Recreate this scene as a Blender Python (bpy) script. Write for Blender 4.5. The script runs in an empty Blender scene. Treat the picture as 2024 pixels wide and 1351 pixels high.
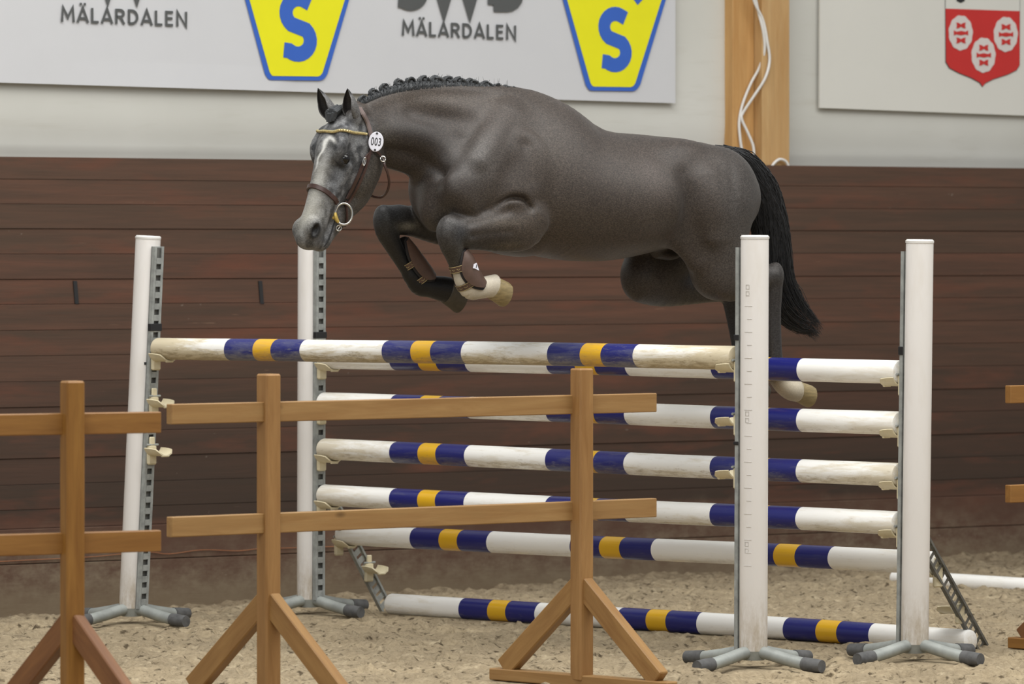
import bpy, bmesh, math, random
import numpy as np
from mathutils import Vector, Matrix, noise as mnoise
from mathutils.bvhtree import BVHTree

random.seed(7); rng = np.random.default_rng(7)
SC = bpy.context.scene
COL = SC.collection
R = math.radians

# ------------------------------------------------------------------ camera, world, lights, exposure
FPX = 10000.0; CXP = 1012.0; HORY = 490.0; EYE = 1.65; IW, IH = 2024, 1351
cam_d = bpy.data.cameras.new('camera'); cam = bpy.data.objects.new('camera', cam_d); COL.objects.link(cam)
cam.location = (0, 0, EYE); cam.rotation_euler = (R(90), 0, 0)
cam_d.sensor_width = 36.0; cam_d.lens = FPX / IW * 36.0
cam_d.shift_y = -(IH / 2 - HORY) / IW
cam_d.clip_end = 200
cam_d.dof.use_dof = True; cam_d.dof.focus_distance = 20.5; cam_d.dof.aperture_fstop = 5.0
SC.camera = cam

world = bpy.data.worlds.new('world'); SC.world = world; world.use_nodes = True
bg = world.node_tree.nodes['Background']; bg.inputs[0].default_value = (0.93, 0.97, 1.0, 1); bg.inputs[1].default_value = 0.42

def area(name, loc, size, size_y, power, rot=(0, 0, 0), col=(1, 1, 1)):
    l = bpy.data.lights.new(name, 'AREA'); l.shape = 'RECTANGLE'; l.size = size; l.size_y = size_y
    l.energy = power; l.color = col
    o = bpy.data.objects.new(name, l); COL.objects.link(o); o.location = loc; o.rotation_euler = rot
    return o
area('overhead_lamp', (2.8, 17.5, 9.5), 18, 7, 2150, (R(-8), 0, 0), (1.0, 0.985, 0.955))  # broad unseen light standing in for the hall's overhead lamp rows
area('fill_lamp', (-3.0, 5.0, 8.5), 12, 5, 980, (R(32), 0, 0), (1.0, 0.99, 0.97))  # unseen front fill, added to brighten upright surfaces
SC.view_settings.view_transform = 'Standard'; SC.view_settings.look = 'None'
SC.view_settings.gamma = 1.0; SC.view_settings.use_curve_mapping = False
SC.view_settings.exposure = -0.09

# ------------------------------------------------------------------ helpers
def tag(o, label=None, cat=None, group=None, kind=None):
    if label: o['label'] = label
    if cat: o['category'] = cat
    if group: o['group'] = group
    if kind: o['kind'] = kind
    return o

def empty(name, loc=(0, 0, 0), rz=0.0):
    o = bpy.data.objects.new(name, None); COL.objects.link(o)
    o.location = loc; o.rotation_euler = (0, 0, rz); o.empty_display_size = 0.1
    return o

def link_mesh(name, verts, faces, mat, parent=None, smooth=False, mats=None, midx=None, autosmooth=None):
    me = bpy.data.meshes.new(name)
    me.from_pydata([tuple(v) for v in verts], [], [tuple(f) for f in faces]); me.update()
    for m in (mats or [mat]): me.materials.append(m)
    if midx is not None: me.polygons.foreach_set('material_index', midx)
    if smooth: me.polygons.foreach_set('use_smooth', [True] * len(me.polygons))
    o = bpy.data.objects.new(name, me); COL.objects.link(o)
    if parent: o.parent = parent
    return o

class MB:
    """collects solids, then links them as ONE mesh object"""
    def __init__(s): s.v = []; s.f = []; s.m = []
    def add(s, vs, fs, mi=0):
        n = len(s.v); s.v += [tuple(v) for v in vs]; s.f += [tuple(i + n for i in f) for f in fs]; s.m += [mi] * len(fs)
    def box(s, c, e, rot=None, mi=0, bev=0.0):
        """c centre, e full sizes, rot 3x3 Matrix"""
        bm = bmesh.new(); bmesh.ops.create_cube(bm, size=1.0)
        for v in bm.verts: v.co = Vector((v.co.x * e[0], v.co.y * e[1], v.co.z * e[2]))
        if bev > 0: bmesh.ops.bevel(bm, geom=list(bm.edges), offset=bev, segments=1, affect='EDGES')
        s.take(bm, rot, c, mi)
    def take(s, bm, rot=None, c=(0, 0, 0), mi=0):
        c = Vector(c)
        bm.verts.index_update()
        vs = [((rot @ v.co) if rot else v.co) + c for v in bm.verts]
        s.add(vs, [[v.index for v in f.verts] for f in bm.faces], mi); bm.free()
    def tube(s, pts, rad, n=12, caps=True, mi=0, flat=None):
        """tube along points; rad is a number or a list"""
        pts = [Vector(p) for p in pts]; m = len(pts)
        rad = [rad] * m if not hasattr(rad, '__len__') else rad
        prev = None; rings = []
        for i, p in enumerate(pts):
            t = (pts[min(i + 1, m - 1)] - pts[max(i - 1, 0)]).normalized()
            if prev is None:
                up = Vector((0, 0, 1)) if abs(t.z) < 0.9 else Vector((1, 0, 0))
                x = t.cross(up).normalized()
            else:
                x = (prev - t * prev.dot(t)).normalized()
            prev = x; y = t.cross(x)
            rx = rad[i]; ry = rad[i] * (flat if flat else 1.0)
            rings.append([p + x * math.cos(2 * math.pi * k / n) * rx + y * math.sin(2 * math.pi * k / n) * ry for k in range(n)])
        vs = [v for r in rings for v in r]; fs = []
        for i in range(m - 1):
            for k in range(n):
                a = i * n + k; b = i * n + (k + 1) % n
                fs.append((a, b, b + n, a + n))
        if caps:
            fs.append(tuple(reversed(range(n)))); fs.append(tuple((m - 1) * n + k for k in range(n)))
        s.add(vs, fs, mi)
    def build(s, name, mat, parent=None, smooth=False, mats=None):
        o = link_mesh(name, s.v, s.f, mat, parent, smooth, mats, s.m if mats else None)
        if smooth:
            me = o.data; bm = bmesh.new(); bm.from_mesh(me)
            bmesh.ops.recalc_face_normals(bm, faces=bm.faces)
            for e in bm.edges:
                if len(e.link_faces) == 2 and e.calc_face_angle(0) > R(38): e.smooth = False
            bm.to_mesh(me); bm.free()
        return o

def catmull(P, n):
    """Catmull-Rom through rows of P, n samples per span"""
    P = np.asarray(P, float); out = []
    Q = np.vstack([2 * P[0] - P[1], P, 2 * P[-1] - P[-2]])
    for i in range(1, len(Q) - 2):
        for k in range(n):
            t = k / n
            out.append(0.5 * ((2 * Q[i]) + (-Q[i-1] + Q[i+1]) * t + (2*Q[i-1] - 5*Q[i] + 4*Q[i+1] - Q[i+2]) * t*t
                              + (-Q[i-1] + 3*Q[i] - 3*Q[i+1] + Q[i+2]) * t**3))
    out.append(Q[-2]); return np.array(out)

def at(px, py, d):
    """photograph pixel at distance d (m) -> world point"""
    return Vector(((px - CXP) / FPX * d, d, EYE + (HORY - py) / FPX * d))

# ------------------------------------------------------------------ materials
class NT:
    def __init__(s, name, rough=0.6, metal=0.0, spec=0.5):
        s.mat = bpy.data.materials.new(name); s.mat.use_nodes = True
        s.t = s.mat.node_tree; s.b = s.t.nodes['Principled BSDF']
        s.b.inputs['Roughness'].default_value = rough; s.b.inputs['Metallic'].default_value = metal
        s.b.inputs['Specular IOR Level'].default_value = spec
    def n(s, typ, **kw):
        x = s.t.nodes.new(typ)
        for k, v in kw.items(): setattr(x, k, v)
        return x
    def l(s, a, b): s.t.links.new(a, b)
    def coord(s, scale=(1, 1, 1), src='Object', loc=(0, 0, 0)):
        c = s.n('ShaderNodeTexCoord'); m = s.n('ShaderNodeMapping')
        m.inputs['Scale'].default_value = scale; m.inputs['Location'].default_value = loc
        s.l(c.outputs[src], m.inputs['Vector']); return m.outputs[0]
    def rcoord(s, scale):
        """object coordinates shifted by a random amount per object"""
        c = s.n('ShaderNodeTexCoord'); m = s.n('ShaderNodeMapping'); m.inputs['Scale'].default_value = scale
        i = s.n('ShaderNodeObjectInfo'); a = s.n('ShaderNodeVectorMath', operation='MULTIPLY_ADD')
        s.l(i.outputs['Random'], a.inputs[0]); a.inputs[1].default_value = (37, 53, 71)
        s.l(c.outputs['Object'], m.inputs['Vector']); s.l(m.outputs[0], a.inputs[2]); return a.outputs[0]
    def noise(s, vec, scale=5, detail=4, rough=0.6, dist=0.0):
        x = s.n('ShaderNodeTexNoise'); x.inputs['Scale'].default_value = scale; x.inputs['Detail'].default_value = detail
        x.inputs['Roughness'].default_value = rough; x.inputs['Distortion'].default_value = dist
        s.l(vec, x.inputs['Vector']); return x.outputs['Fac']
    def ramp(s, fac, lo, hi, a=0.0, b=1.0):
        x = s.n('ShaderNodeMapRange'); x.inputs['From Min'].default_value = lo; x.inputs['From Max'].default_value = hi
        x.inputs['To Min'].default_value = a; x.inputs['To Max'].default_value = b; s.l(fac, x.inputs['Value']); return x.outputs[0]
    def mix(s, fac, a, b, mode='MIX'):
        x = s.n('ShaderNodeMix', data_type='RGBA', blend_type=mode)
        for sock, v in ((x.inputs[0], fac), (x.inputs[6], a), (x.inputs[7], b)):
            if isinstance(v, (int, float)): sock.default_value = v
            elif isinstance(v, tuple): sock.default_value = (*v, 1)
            else: s.l(v, sock)
        return x.outputs[2]
    def math(s, op, a, b=0.0):
        x = s.n('ShaderNodeMath', operation=op)
        for sock, v in ((x.inputs[0], a), (x.inputs[1], b)):
            if isinstance(v, (int, float)): sock.default_value = v
            else: s.l(v, sock)
        return x.outputs[0]
    def color(s, c):
        if isinstance(c, tuple): s.b.inputs['Base Color'].default_value = (*c, 1)
        else: s.l(c, s.b.inputs['Base Color'])
    def bump(s, h, strength=0.3, dist=0.01):
        x = s.n('ShaderNodeBump'); x.inputs['Strength'].default_value = strength; x.inputs['Distance'].default_value = dist
        s.l(h, x.inputs['Height']); s.l(x.outputs[0], s.b.inputs['Normal'])

def lin(r, g, b):
    f = lambda c: (c / 255 / 12.92) if c / 255 <= 0.04045 else ((c / 255 + 0.055) / 1.055) ** 2.4
    return (f(r), f(g), f(b))

def m_simple(name, col, rough=0.6, metal=0.0, var=0.12, scale=8, spec=0.5, stretch=(1, 1, 1), bump=0.0):
    m = NT(name, rough, metal, spec); c = m.rcoord(stretch); n = m.noise(c, scale, 5)
    dk = tuple(x * (1 - var) for x in col); lt = tuple(min(1, x * (1 + var)) for x in col)
    m.color(m.mix(m.ramp(n, 0.3, 0.7), dk, lt))
    if bump: m.bump(n, bump, 0.004)
    return m.mat

def m_wood(name, base, dark, axis_scale, rough=0.55, knots=True):
    """sawn wood; grain runs along the axis with the smallest scale"""
    m = NT(name, rough, 0, 0.35); c = m.rcoord(axis_scale)
    n1 = m.noise(c, 3.0, 6, 0.65, 0.6); n2 = m.noise(c, 14.0, 3, 0.5)
    col = m.mix(m.ramp(n1, 0.3, 0.72), dark, base)
    col = m.mix(m.ramp(n2, 0.45, 0.75, 0, 0.35), col, tuple(x * 0.72 for x in base))
    if knots:
        k = m.n('ShaderNodeTexVoronoi'); kc = m.rcoord(tuple((max(x, 1.0)) ** 0.35 for x in axis_scale)); m.l(kc, k.inputs['Vector']); k.inputs['Scale'].default_value = 2.2
        col = m.mix(m.ramp(k.outputs['Distance'], 0.02, 0.07, 0.75, 0.0), col, tuple(x * 0.35 for x in dark))
    m.color(col); m.bump(n1, 0.25, 0.003)
    return m.mat

M = {}
M['hair'] = m_simple('hair', lin(56, 58, 60), 0.5, var=0.45, scale=60, spec=0.35)
M['tailhair'] = m_simple('tail_hair', lin(36, 36, 37), 0.42, var=0.4, scale=40, spec=0.45)
M['leather'] = m_simple('leather', lin(62, 42, 36), 0.38, var=0.25, scale=50)
M['bootleather'] = m_simple('boot_leather', lin(80, 60, 50), 0.5, var=0.15, scale=40)
M['bootinner'] = m_simple('boot_neoprene', lin(26, 22, 22), 0.8)
M['gold'] = m_simple('gold_trim', lin(206, 190, 140), 0.3, 0.6, var=0.35, scale=160)
M['stitch'] = m_simple('gold_stitch', lin(168, 152, 104), 0.5, 0.2, var=0.2)
M['brass'] = m_simple('brass', lin(206, 178, 96), 0.35, 0.55, var=0.1)
M['steel'] = m_simple('polished_steel', lin(205, 203, 198), 0.22, 0.9, var=0.05)
M['white_plastic'] = m_simple('white_plastic', lin(222, 220, 216), 0.35, var=0.05)
M['tagwhite'] = m_simple('tag_white', lin(222, 222, 232), 0.4, var=0.04)
M['ink'] = m_simple('black_ink', lin(34, 34, 36), 0.6, var=0.05)
M['black'] = m_simple('black_tape', lin(24, 24, 26), 0.55)
M['cream'] = m_simple('cream_plastic', lin(214, 203, 172), 0.45, var=0.1, scale=14)
M['galv'] = m_simple('galvanised_steel', lin(150, 153, 150), 0.5, 0.15, var=0.3, scale=18)
M['galvdark'] = m_simple('dull_steel', lin(112, 112, 108), 0.6, 0.1, var=0.3, scale=18)
M['rubber'] = m_simple('grey_rubber', lin(84, 84, 84), 0.75, var=0.3, scale=30)
# ------------------------------------------------------------------ the hall: floor, brown kickboard wall, white upper wall
WA = Vector(((0 - CXP) / 418.0, FPX / 418.0, 0)); WB = Vector(((2024 - CXP) / 365.0, FPX / 365.0, 0))
WD = (WB - WA).normalized(); WN = Vector((-WD.y, WD.x, 0))      # along the wall; into the wall (away from the camera)
WRZ = math.atan2(WD.y, WD.x)
def wall_at(px, py, off=0.0):
    """pixel -> wall-local (x along, y = off into the wall, z)"""
    k = (px - CXP) / FPX; p0 = WA + WN * off
    # p0.x + t*WD.x = k*(p0.y + t*WD.y)
    t = (k * p0.y - p0.x) / (WD.x - k * WD.y); d = p0.y + t * WD.y
    return Vector((t, off, EYE + (HORY - py) / FPX * d))
def wall_root(name, off=0.0):
    e = empty(name, WA + WN * off, WRZ); return e
def wobj(o): o.location = WA; o.rotation_euler = (0, 0, WRZ); return o

# stained boards
mw = NT('stained_boards', .62, 0, .25)
c1 = mw.rcoord((.35, 6, 6)); c2 = mw.rcoord((1.1, 10, 26)); oi = mw.n('ShaderNodeObjectInfo')
n1 = mw.noise(c1, 2.0, 5, .6, .3); n2 = mw.noise(c2, 2.2, 5, .7)
gr = mw.mix(mw.ramp(n1, .32, .68), lin(76, 60, 50), lin(104, 72, 58))
gr = mw.mix(mw.ramp(oi.outputs['Random'], 0, 1, 0, .45), gr, lin(82, 68, 56))
gr = mw.mix(mw.ramp(n2, .42, .75, 0, .45), gr, lin(66, 54, 46))
geo = mw.n('ShaderNodeNewGeometry'); sp = mw.n('ShaderNodeSeparateXYZ'); mw.l(geo.outputs['Position'], sp.inputs[0])
wn = mw.noise(geo.outputs['Position'], 1.6, 5, .65)
# weaker light near the floor is put into the board colour, then dust from the sand lies on the lowest ones
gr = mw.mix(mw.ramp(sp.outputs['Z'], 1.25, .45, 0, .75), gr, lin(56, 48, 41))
redp = mw.ramp(mw.noise(mw.rcoord((.9, 1, 4)), 1.3, 4, .6), .55, .72, 0, .55)
gr = mw.mix(redp, gr, lin(112, 68, 52))
gr = mw.mix(mw.ramp(sp.outputs['Z'], .36, .33, 0, .65), gr, lin(94, 66, 53))
dz = mw.math('ADD', sp.outputs['Z'], mw.ramp(wn, .3, .7, -.14, .14))
dn = mw.noise(mw.coord((1, 1, 1.6), 'Object', (2, 8, 1)), 9, 6, .75)
gr = mw.mix(mw.math('MULTIPLY', mw.ramp(dz, .34, .02, 0, 1), mw.ramp(dn, .38, .62, .15, .95)), gr, lin(122, 108, 90))
gr = mw.mix(mw.ramp(sp.outputs['Z'], .10, -.04, 0, .8), gr, lin(116, 102, 82))
# scuffs and splashes
sc = mw.noise(mw.rcoord((1.4, 8, 22)), 2.6, 3, .6)
gr = mw.mix(mw.ramp(sc, .735, .78, 0, .55), gr, lin(140, 112, 92))
sp2 = mw.noise(mw.rcoord((5, 8, 9)), 4.5, 2, .5)
gr = mw.mix(mw.ramp(sp2, .77, .80, 0, .3), gr, lin(150, 140, 128))
mw.color(gr); mw.bump(n2, .35, .003)
M['boards'] = mw.mat

X0W, X1W = -5.0, 20.0
mb = MB(); mb.box(((X0W + X1W) / 2, .11, 1.02), (X1W - X0W, .12, 2.04))
back = wobj(mb.build('wall_back', m_simple('board_shadow', lin(32, 25, 21), .9), None)); tag(back, kind='structure')
zs = [2.083] + [EYE - (y - HORY) / 418.0 for y in (353.6, 402.8, 451.5, 501.8, 551.7, 601.5, 652.9, 703.7, 754.8, 805.5, 856.5, 907, 959, 1008.5, 1046)]
for i in range(len(zs) - 1):
    zt, zb = zs[i] - .0007, zs[i + 1] + .0007; pr_ = .003 * math.sin(i * 2.7)
    mb = MB(); mb.box(((X0W + X1W) / 2, .026 + pr_, 0), (X1W - X0W, .05, zt - zb), bev=.0010)
    o = mb.build('plank', M['boards'], back); o.location = (0, 0, (zt + zb) / 2)
# the low kick panel, standing a little proud
kz = zs[-1]
for j, (z1, z0) in enumerate(((kz - .001, kz - .165), (kz - .168, -.25))):
    mb = MB(); mb.box(((X0W + X1W) / 2, .012, 0), (X1W - X0W, .065, z1 - z0), bev=.003)
    o = mb.build('plank', M['boards'], back); o.location = (0, 0, (z1 + z0) / 2)
# dark strips painting the shade inside the slots of one board
for px in (148, 514):
    a = wall_at(px, 555); b = wall_at(px + 3, 600); mb = MB()
    mb.add([(a.x - .010, -.0035, a.z), (a.x + .010, -.0035, a.z), (b.x + .012, -.0035, b.z), (b.x - .008, -.0035, b.z),
            (a.x - .010, .006, a.z), (a.x + .010, .006, a.z), (b.x + .012, .006, b.z), (b.x - .008, .006, b.z)],
           [(0, 1, 2, 3), (7, 6, 5, 4), (0, 4, 5, 1), (1, 5, 6, 2), (2, 6, 7, 3), (3, 7, 4, 0)])
    o = mb.build('slot_shade', M['ink'], back)
# ledge on top of the boards
mb = MB(); mb.box(((X0W + X1W) / 2, .135, 2.066), (X1W - X0W, .26, .03), bev=.004)
led = wobj(mb.build('trim_1', m_simple('ledge_board', lin(92, 74, 62), .6), None)); tag(led, kind='structure')

# white upper wall, its sheet curving back towards the ledge
M['whitewall'] = None
ww = NT('white_sheet', .55, 0, .3); wc = ww.coord((1, 1, 1))
a_ = ww.noise(wc, .8, 4, .5); b_ = ww.noise(ww.coord((1.2, 1, 9)), 2.5, 4, .6)
wcol = ww.mix(ww.ramp(a_, .35, .65), lin(198, 198, 191), lin(210, 210, 204)); wcol = ww.mix(ww.ramp(b_, .55, .8, 0, .25), wcol, lin(180, 176, 164))
ww.color(wcol); ww.bump(a_, .2, .01); M['whitewall'] = ww.mat
def sheet(name, xa, xb, off):
    nx, zz = 90, [2.05, 2.07, 2.09, 2.11, 2.13, 2.15, 2.17, 2.20, 2.23, 2.26, 2.30, 2.36, 2.45, 2.6, 3.0, 4.2]
    vs = []; fs = []
    for z in zz:
        for i in range(nx + 1):
            x = xa + (xb - xa) * i / nx; u = max(0, (2.32 - z) / .27)
            y = off + .045 * u ** 1.7 - .004 * math.exp(-((z - 2.135 + .006 * math.sin(x * .9)) / .022) ** 2) + .004 * math.sin(x * 1.3 + z * 3)
            vs.append((x, y, z))
    for j in range(len(zz) - 1):
        for i in range(nx): a = j * (nx + 1) + i; fs.append((a, a + 1, a + nx + 2, a + nx + 1))
    o = link_mesh(name, vs, fs, M['whitewall'], None, True); wobj(o); tag(o, kind='structure')
    md = o.modifiers.new('solid', 'SOLIDIFY'); md.thickness = .02; md.offset = -1
    return o
pl = wall_at(1450, 200, .02); prr = wall_at(1560, 200, .02)
OFFW = .17
sheet('wall_upper', X0W, X1W, OFFW)

# timber pillar
M['pine'] = m_wood('pine_post', lin(200, 166, 118), lin(178, 138, 88), (6, 6, .5), .6)
a = wall_at(1449, 200, OFFW); b = wall_at(1561, 200, OFFW - .15)
xl = wall_at(1449, 200, OFFW - .001).x
# visible side face then the front face
xfr = wall_at(1561, 200, .03).x; xfl = wall_at(1507, 200, .03).x
mb = MB(); mb.box(((xfl + xfr) / 2, (.03 + OFFW + .06) / 2, 3.15), (xfr - xfl, OFFW + .03, 2.14), bev=.004)
pil = wobj(mb.build('trim_2', M['pine'], None)); tag(pil, kind='structure')
mb = MB()
xs = wall_at(1449, 200, .10).x
mb.box(((xs + xfl) / 2 - .001, .10 + .04, 3.15), (xfl - xs, .08, 2.14), bev=.004)
pil2 = wobj(mb.build('trim_3', m_wood('pine_stud', lin(204, 162, 106), lin(176, 130, 76), (6, 6, .5), .6), None)); tag(pil2, kind='structure')

# white cable hanging down the pillar
def cable(name, pts, label):
    pts = [wall_at(x, y, o_) for x, y, o_ in pts]; mb = MB(); mb.tube(catmull(np.array([list(p) for p in pts]), 8), .0075, 10)
    o = wobj(mb.build(name, M['white_plastic'], None, True)); tag(o, label, 'cable'); return o
cable('cable', [(1470, -330, .02), (1488, -180, .02), (1480, -60, .02), (1490, 0, .02), (1508, 40, .02), (1517, 85, .018), (1521, 120, .018), (1512, 155, .018), (1490, 190, .05), (1469, 222, .08), (1466, 235, .08), (1478, 262, .07), (1489, 290, .06), (1490, 320, .06), (1489, 345, .05)],
      'white cable bowing to the right down the pine pillar, nearer of the two')
cable('cable', [(1474, -330, .03), (1494, -170, .03), (1486, -60, .03), (1496, 10, .03), (1508, 60, .022), (1511, 100, .03), (1500, 135, .06), (1484, 165, .08), (1468, 205, .09), (1461, 240, .09), (1463, 275, .085), (1468, 310, .08), (1468, 345, .07)],
      'thin white cable curving left behind the other one on the pillar')
cable('cable', [(1522, 340, .02), (1528, 325, .015), (1540, 315, .01), (1552, 318, .01), (1558, 328, .01), (1560, 345, .01)], 'short white cable loop at the foot of the pine pillar')

# thin cord strung along the foot of the boards
cp = [wall_at(x, y, -.028) for x, y in ((-60, 1112), (60, 1106), (177, 1100), (233, 1095), (293, 1090), (335, 1094), (400, 1086), (469, 1088), (510, 1084), (578, 1082), (647, 1080), (702, 1077), (785, 1075), (900, 1066), (1020, 1060))]
mb = MB(); mb.tube(catmull(np.array([list(p) for p in cp]), 5), .0016, 6); o = wobj(mb.build('cord', m_simple('orange_cord', lin(158, 98, 58), .6), None, True)); tag(o, 'thin orange cord strung along the foot of the brown board wall', 'cord')

# ---- banners
def flat_poly(name, pts2, off, mat, parent, th=.002):
    """polygon in wall-local x,z at depth off"""
    n = len(pts2); vs = [(x, off, z) for x, z in pts2] + [(x, off + th, z) for x, z in pts2]
    fs = [tuple(range(n)), tuple(reversed(range(n, 2 * n)))] + [(i, (i + 1) % n, (i + 1) % n + n, i + n) for i in range(n)]
    bm = bmesh.new(); 
    mb = MB(); mb.add(vs, fs); o = mb.build(name, mat, parent)
    bm.from_mesh(o.data); bmesh.ops.recalc_face_normals(bm, faces=bm.faces); bmesh.ops.triangulate(bm, faces=[f for f in bm.faces if len(f.verts) > 4]); bm.to_mesh(o.data); bm.free()
    return o
def arc(cx, cy, rx, ry, a0, a1, n=14): return [(cx + rx * math.cos(R(a0 + (a1 - a0) * i / n)), cy + ry * math.sin(R(a0 + (a1 - a0) * i / n))) for i in range(n + 1)]
# glyph strokes in a box of width w and height 1
GLY = {'M': (.88, [[(.06, 0), (.12, 1), (.44, .30), (.76, 1), (.82, 0)]]), 'A': (.72, [[(.02, 0), (.36, 1), (.70, 0)], [(.13, .28), (.59, .28)]]),
       'Ä': (.72, [[(.02, 0), (.36, 1), (.70, 0)], [(.13, .28), (.59, .28)], [(.16, 1.22), (.30, 1.22)], [(.42, 1.22), (.56, 1.22)]]),
       'L': (.52, [[(.08, 1), (.08, .07), (.50, .07)]]), 'R': (.66, [[(.08, 0), (.08, .93), (.34, .93)] + arc(.34, .71, .22, .22, 90, -90, 8) + [(.08, .49)], [(.34, .48), (.60, 0)]]),
       'D': (.72, [[(.08, .07), (.08, .93), (.26, .93)] + arc(.26, .5, .36, .43, 90, -90, 12) + [(.08, .07)]]), 'E': (.56, [[(.52, .93), (.08, .93), (.08, .07), (.52, .07)], [(.08, .52), (.48, .52)]]),
       'N': (.76, [[(.08, 0), (.08, 1), (.66, 0), (.66, 1)]]),
       'S': (.62, [[(.55, .86)] + arc(.34, .71, .24, .22, 60, 235, 12) + arc(.32, .285, .24, .215, 50, -130, 12)[0:] + [(.06, .13)]]),
       'W': (1.15, [[(.04, 1), (.30, 0), (.575, .95), (.85, 0), (1.11, 1)]]),
       'B': (.72, [[(.10, .08), (.10, .92), (.36, .92)] + arc(.36, .72, .20, .20, 90, -90, 8) + [(.10, .52)], [(.10, .52), (.38, .52)] + arc(.38, .30, .24, .22, 90, -90, 8) + [(.10, .08)]]),
       'V': (.72, [[(.04, 1), (.36, 0), (.68, 1)]])}
def text_obj(name, s, px, py, p2, hpx, off, mat, parent, bold=.16, gap=.16, **kw):
    """stroke lettering: baseline from pixel (px,py) to p2, capitals hpx tall"""
    W_ = sum(GLY[c][0] for c in s) + gap * (len(s) - 1)
    p0 = wall_at(px, py, off); p1 = wall_at(p2[0], p2[1], off); ht = abs(wall_at(px, py - hpx, off).z - p0.z); sx = (p1.x - p0.x) / W_; tilt = (p1.z - p0.z) / (p1.x - p0.x)
    mb = MB(); x0 = 0; t = bold * ht / 2; k_ = 0
    for c in s:
        for st in GLY[c][1]:
            pts = [Vector((p0.x + (x0 + x) * sx, p0.z + z * ht + tilt * (x0 + x) * sx)) for x, z in st]; q_ = [pts[0]]
            for p in pts[1:]:
                if (p - q_[-1]).length > 1e-5: q_.append(p)
            pts = q_; Lf, Rt = [], []
            for i, p in enumerate(pts):
                d0 = (p - pts[i-1]).normalized() if i > 0 else (pts[i+1] - p).normalized(); d1 = (pts[i+1] - p).normalized() if i < len(pts) - 1 else d0
                n0 = Vector((-d0.y, d0.x)); n1 = Vector((-d1.y, d1.x)); m_ = n0 + n1; m_ = m_.normalized() if m_.length > .2 else n0; k = t / max(.45, m_.dot(n0)); Lf.append(p + m_ * k); Rt.append(p - m_ * k)
            k_ += 1; oo = off - .0001 * (k_ % 3)
            vs = [(v.x, oo, v.y) for v in Lf] + [(v.x, oo, v.y) for v in Rt] + [(v.x, oo + .002, v.y) for v in Lf] + [(v.x, oo + .002, v.y) for v in Rt]; n = len(pts); fs = []
            for i in range(n - 1):
                fs += [(i, i+1, n+i+1, n+i), (2*n+i+1, 2*n+i, 3*n+i, 3*n+i+1), (i+1, i, 2*n+i, 2*n+i+1), (n+i, n+i+1, 3*n+i+1, 3*n+i)]
            fs += [(0, n, 3*n, 2*n), (n-1, 3*n-1, 4*n-1, 2*n-1)]
            mb.add(vs, fs)
        x0 += GLY[c][0] + gap
    return mb.build(name, mat, parent)

M['banner'] = m_simple('banner_vinyl', lin(204, 205, 208), .45, var=.02, scale=2)
M['banner2'] = m_simple('board_white', lin(216, 215, 208), .5, var=.02, scale=2)
M['greyprint'] = m_simple('grey_print', lin(82, 84, 84), .5, var=.04)
M['yprint'] = m_simple('yellow_print', lin(232, 228, 12), .45, var=.02)
M['bprint'] = m_simple('blue_print', lin(52, 98, 190), .45, var=.03)
M['rprint'] = m_simple('red_print', lin(196, 44, 40), .45, var=.04)
M['paleprint'] = m_simple('pale_print', lin(214, 208, 204), .45, var=.03)

def q(px, py, off): p = wall_at(px, py, off); return (p.x, p.z)
BO = OFFW - .035
ban = wall_root('banner'); tag(ban, 'long white banner with grey lettering and two yellow shields, left of the pillar', 'banner')
tl_, tr_ = q(-560, -300, BO), q(1338, -215, BO); bl_, br_ = q(-560, 146, BO), q(1335, 204, BO)
n = 40; lo_ = []
for i in range(n + 1):
    u = i / n; x = bl_[0] + (br_[0] - bl_[0]) * u; z = bl_[1] + (br_[1] - bl_[1]) * u; lo_.append((x, z))
vs = []; fs = []
for i, (x, z) in enumerate(lo_):
    u = i / n; zt = tl_[1] + (tr_[1] - tl_[1]) * u
    wv = -.006 * max(0, math.sin(x * 1.5 - .4)) * (1 if x < 1.6 else 0)
    vs += [(x, BO + wv, z), (x, BO + wv * .3, z + .12), (x, BO, zt)]
for i in range(n):
    for j in range(2): a = i * 3 + j; fs.append((a, a + 3, a + 4, a + 1))
o = link_mesh('sheet', vs, fs, M['banner'], ban, False); md = o.modifiers.new('solid', 'SOLIDIFY'); md.thickness = .004; md.offset = -1
TO = BO - .009
def mal(x0, y0, x1, y1, h):
    text_obj('lettering', 'MÄLARDALEN', x0, y0, (x1, y1), h, TO, M['greyprint'], ban, bold=.17, gap=.17)
mal(121, 43, 371, 53, 30); mal(795, 70, 1021, 79, 29)
text_obj('lettering', 'SWB', 782, 13, (1032, 18), 92, TO, M['greyprint'], ban, bold=.30, gap=.12)
text_obj('lettering', 'SWB', 106, -20, (386, -14), 98, TO, M['greyprint'], ban, bold=.30, gap=.12)
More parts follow.
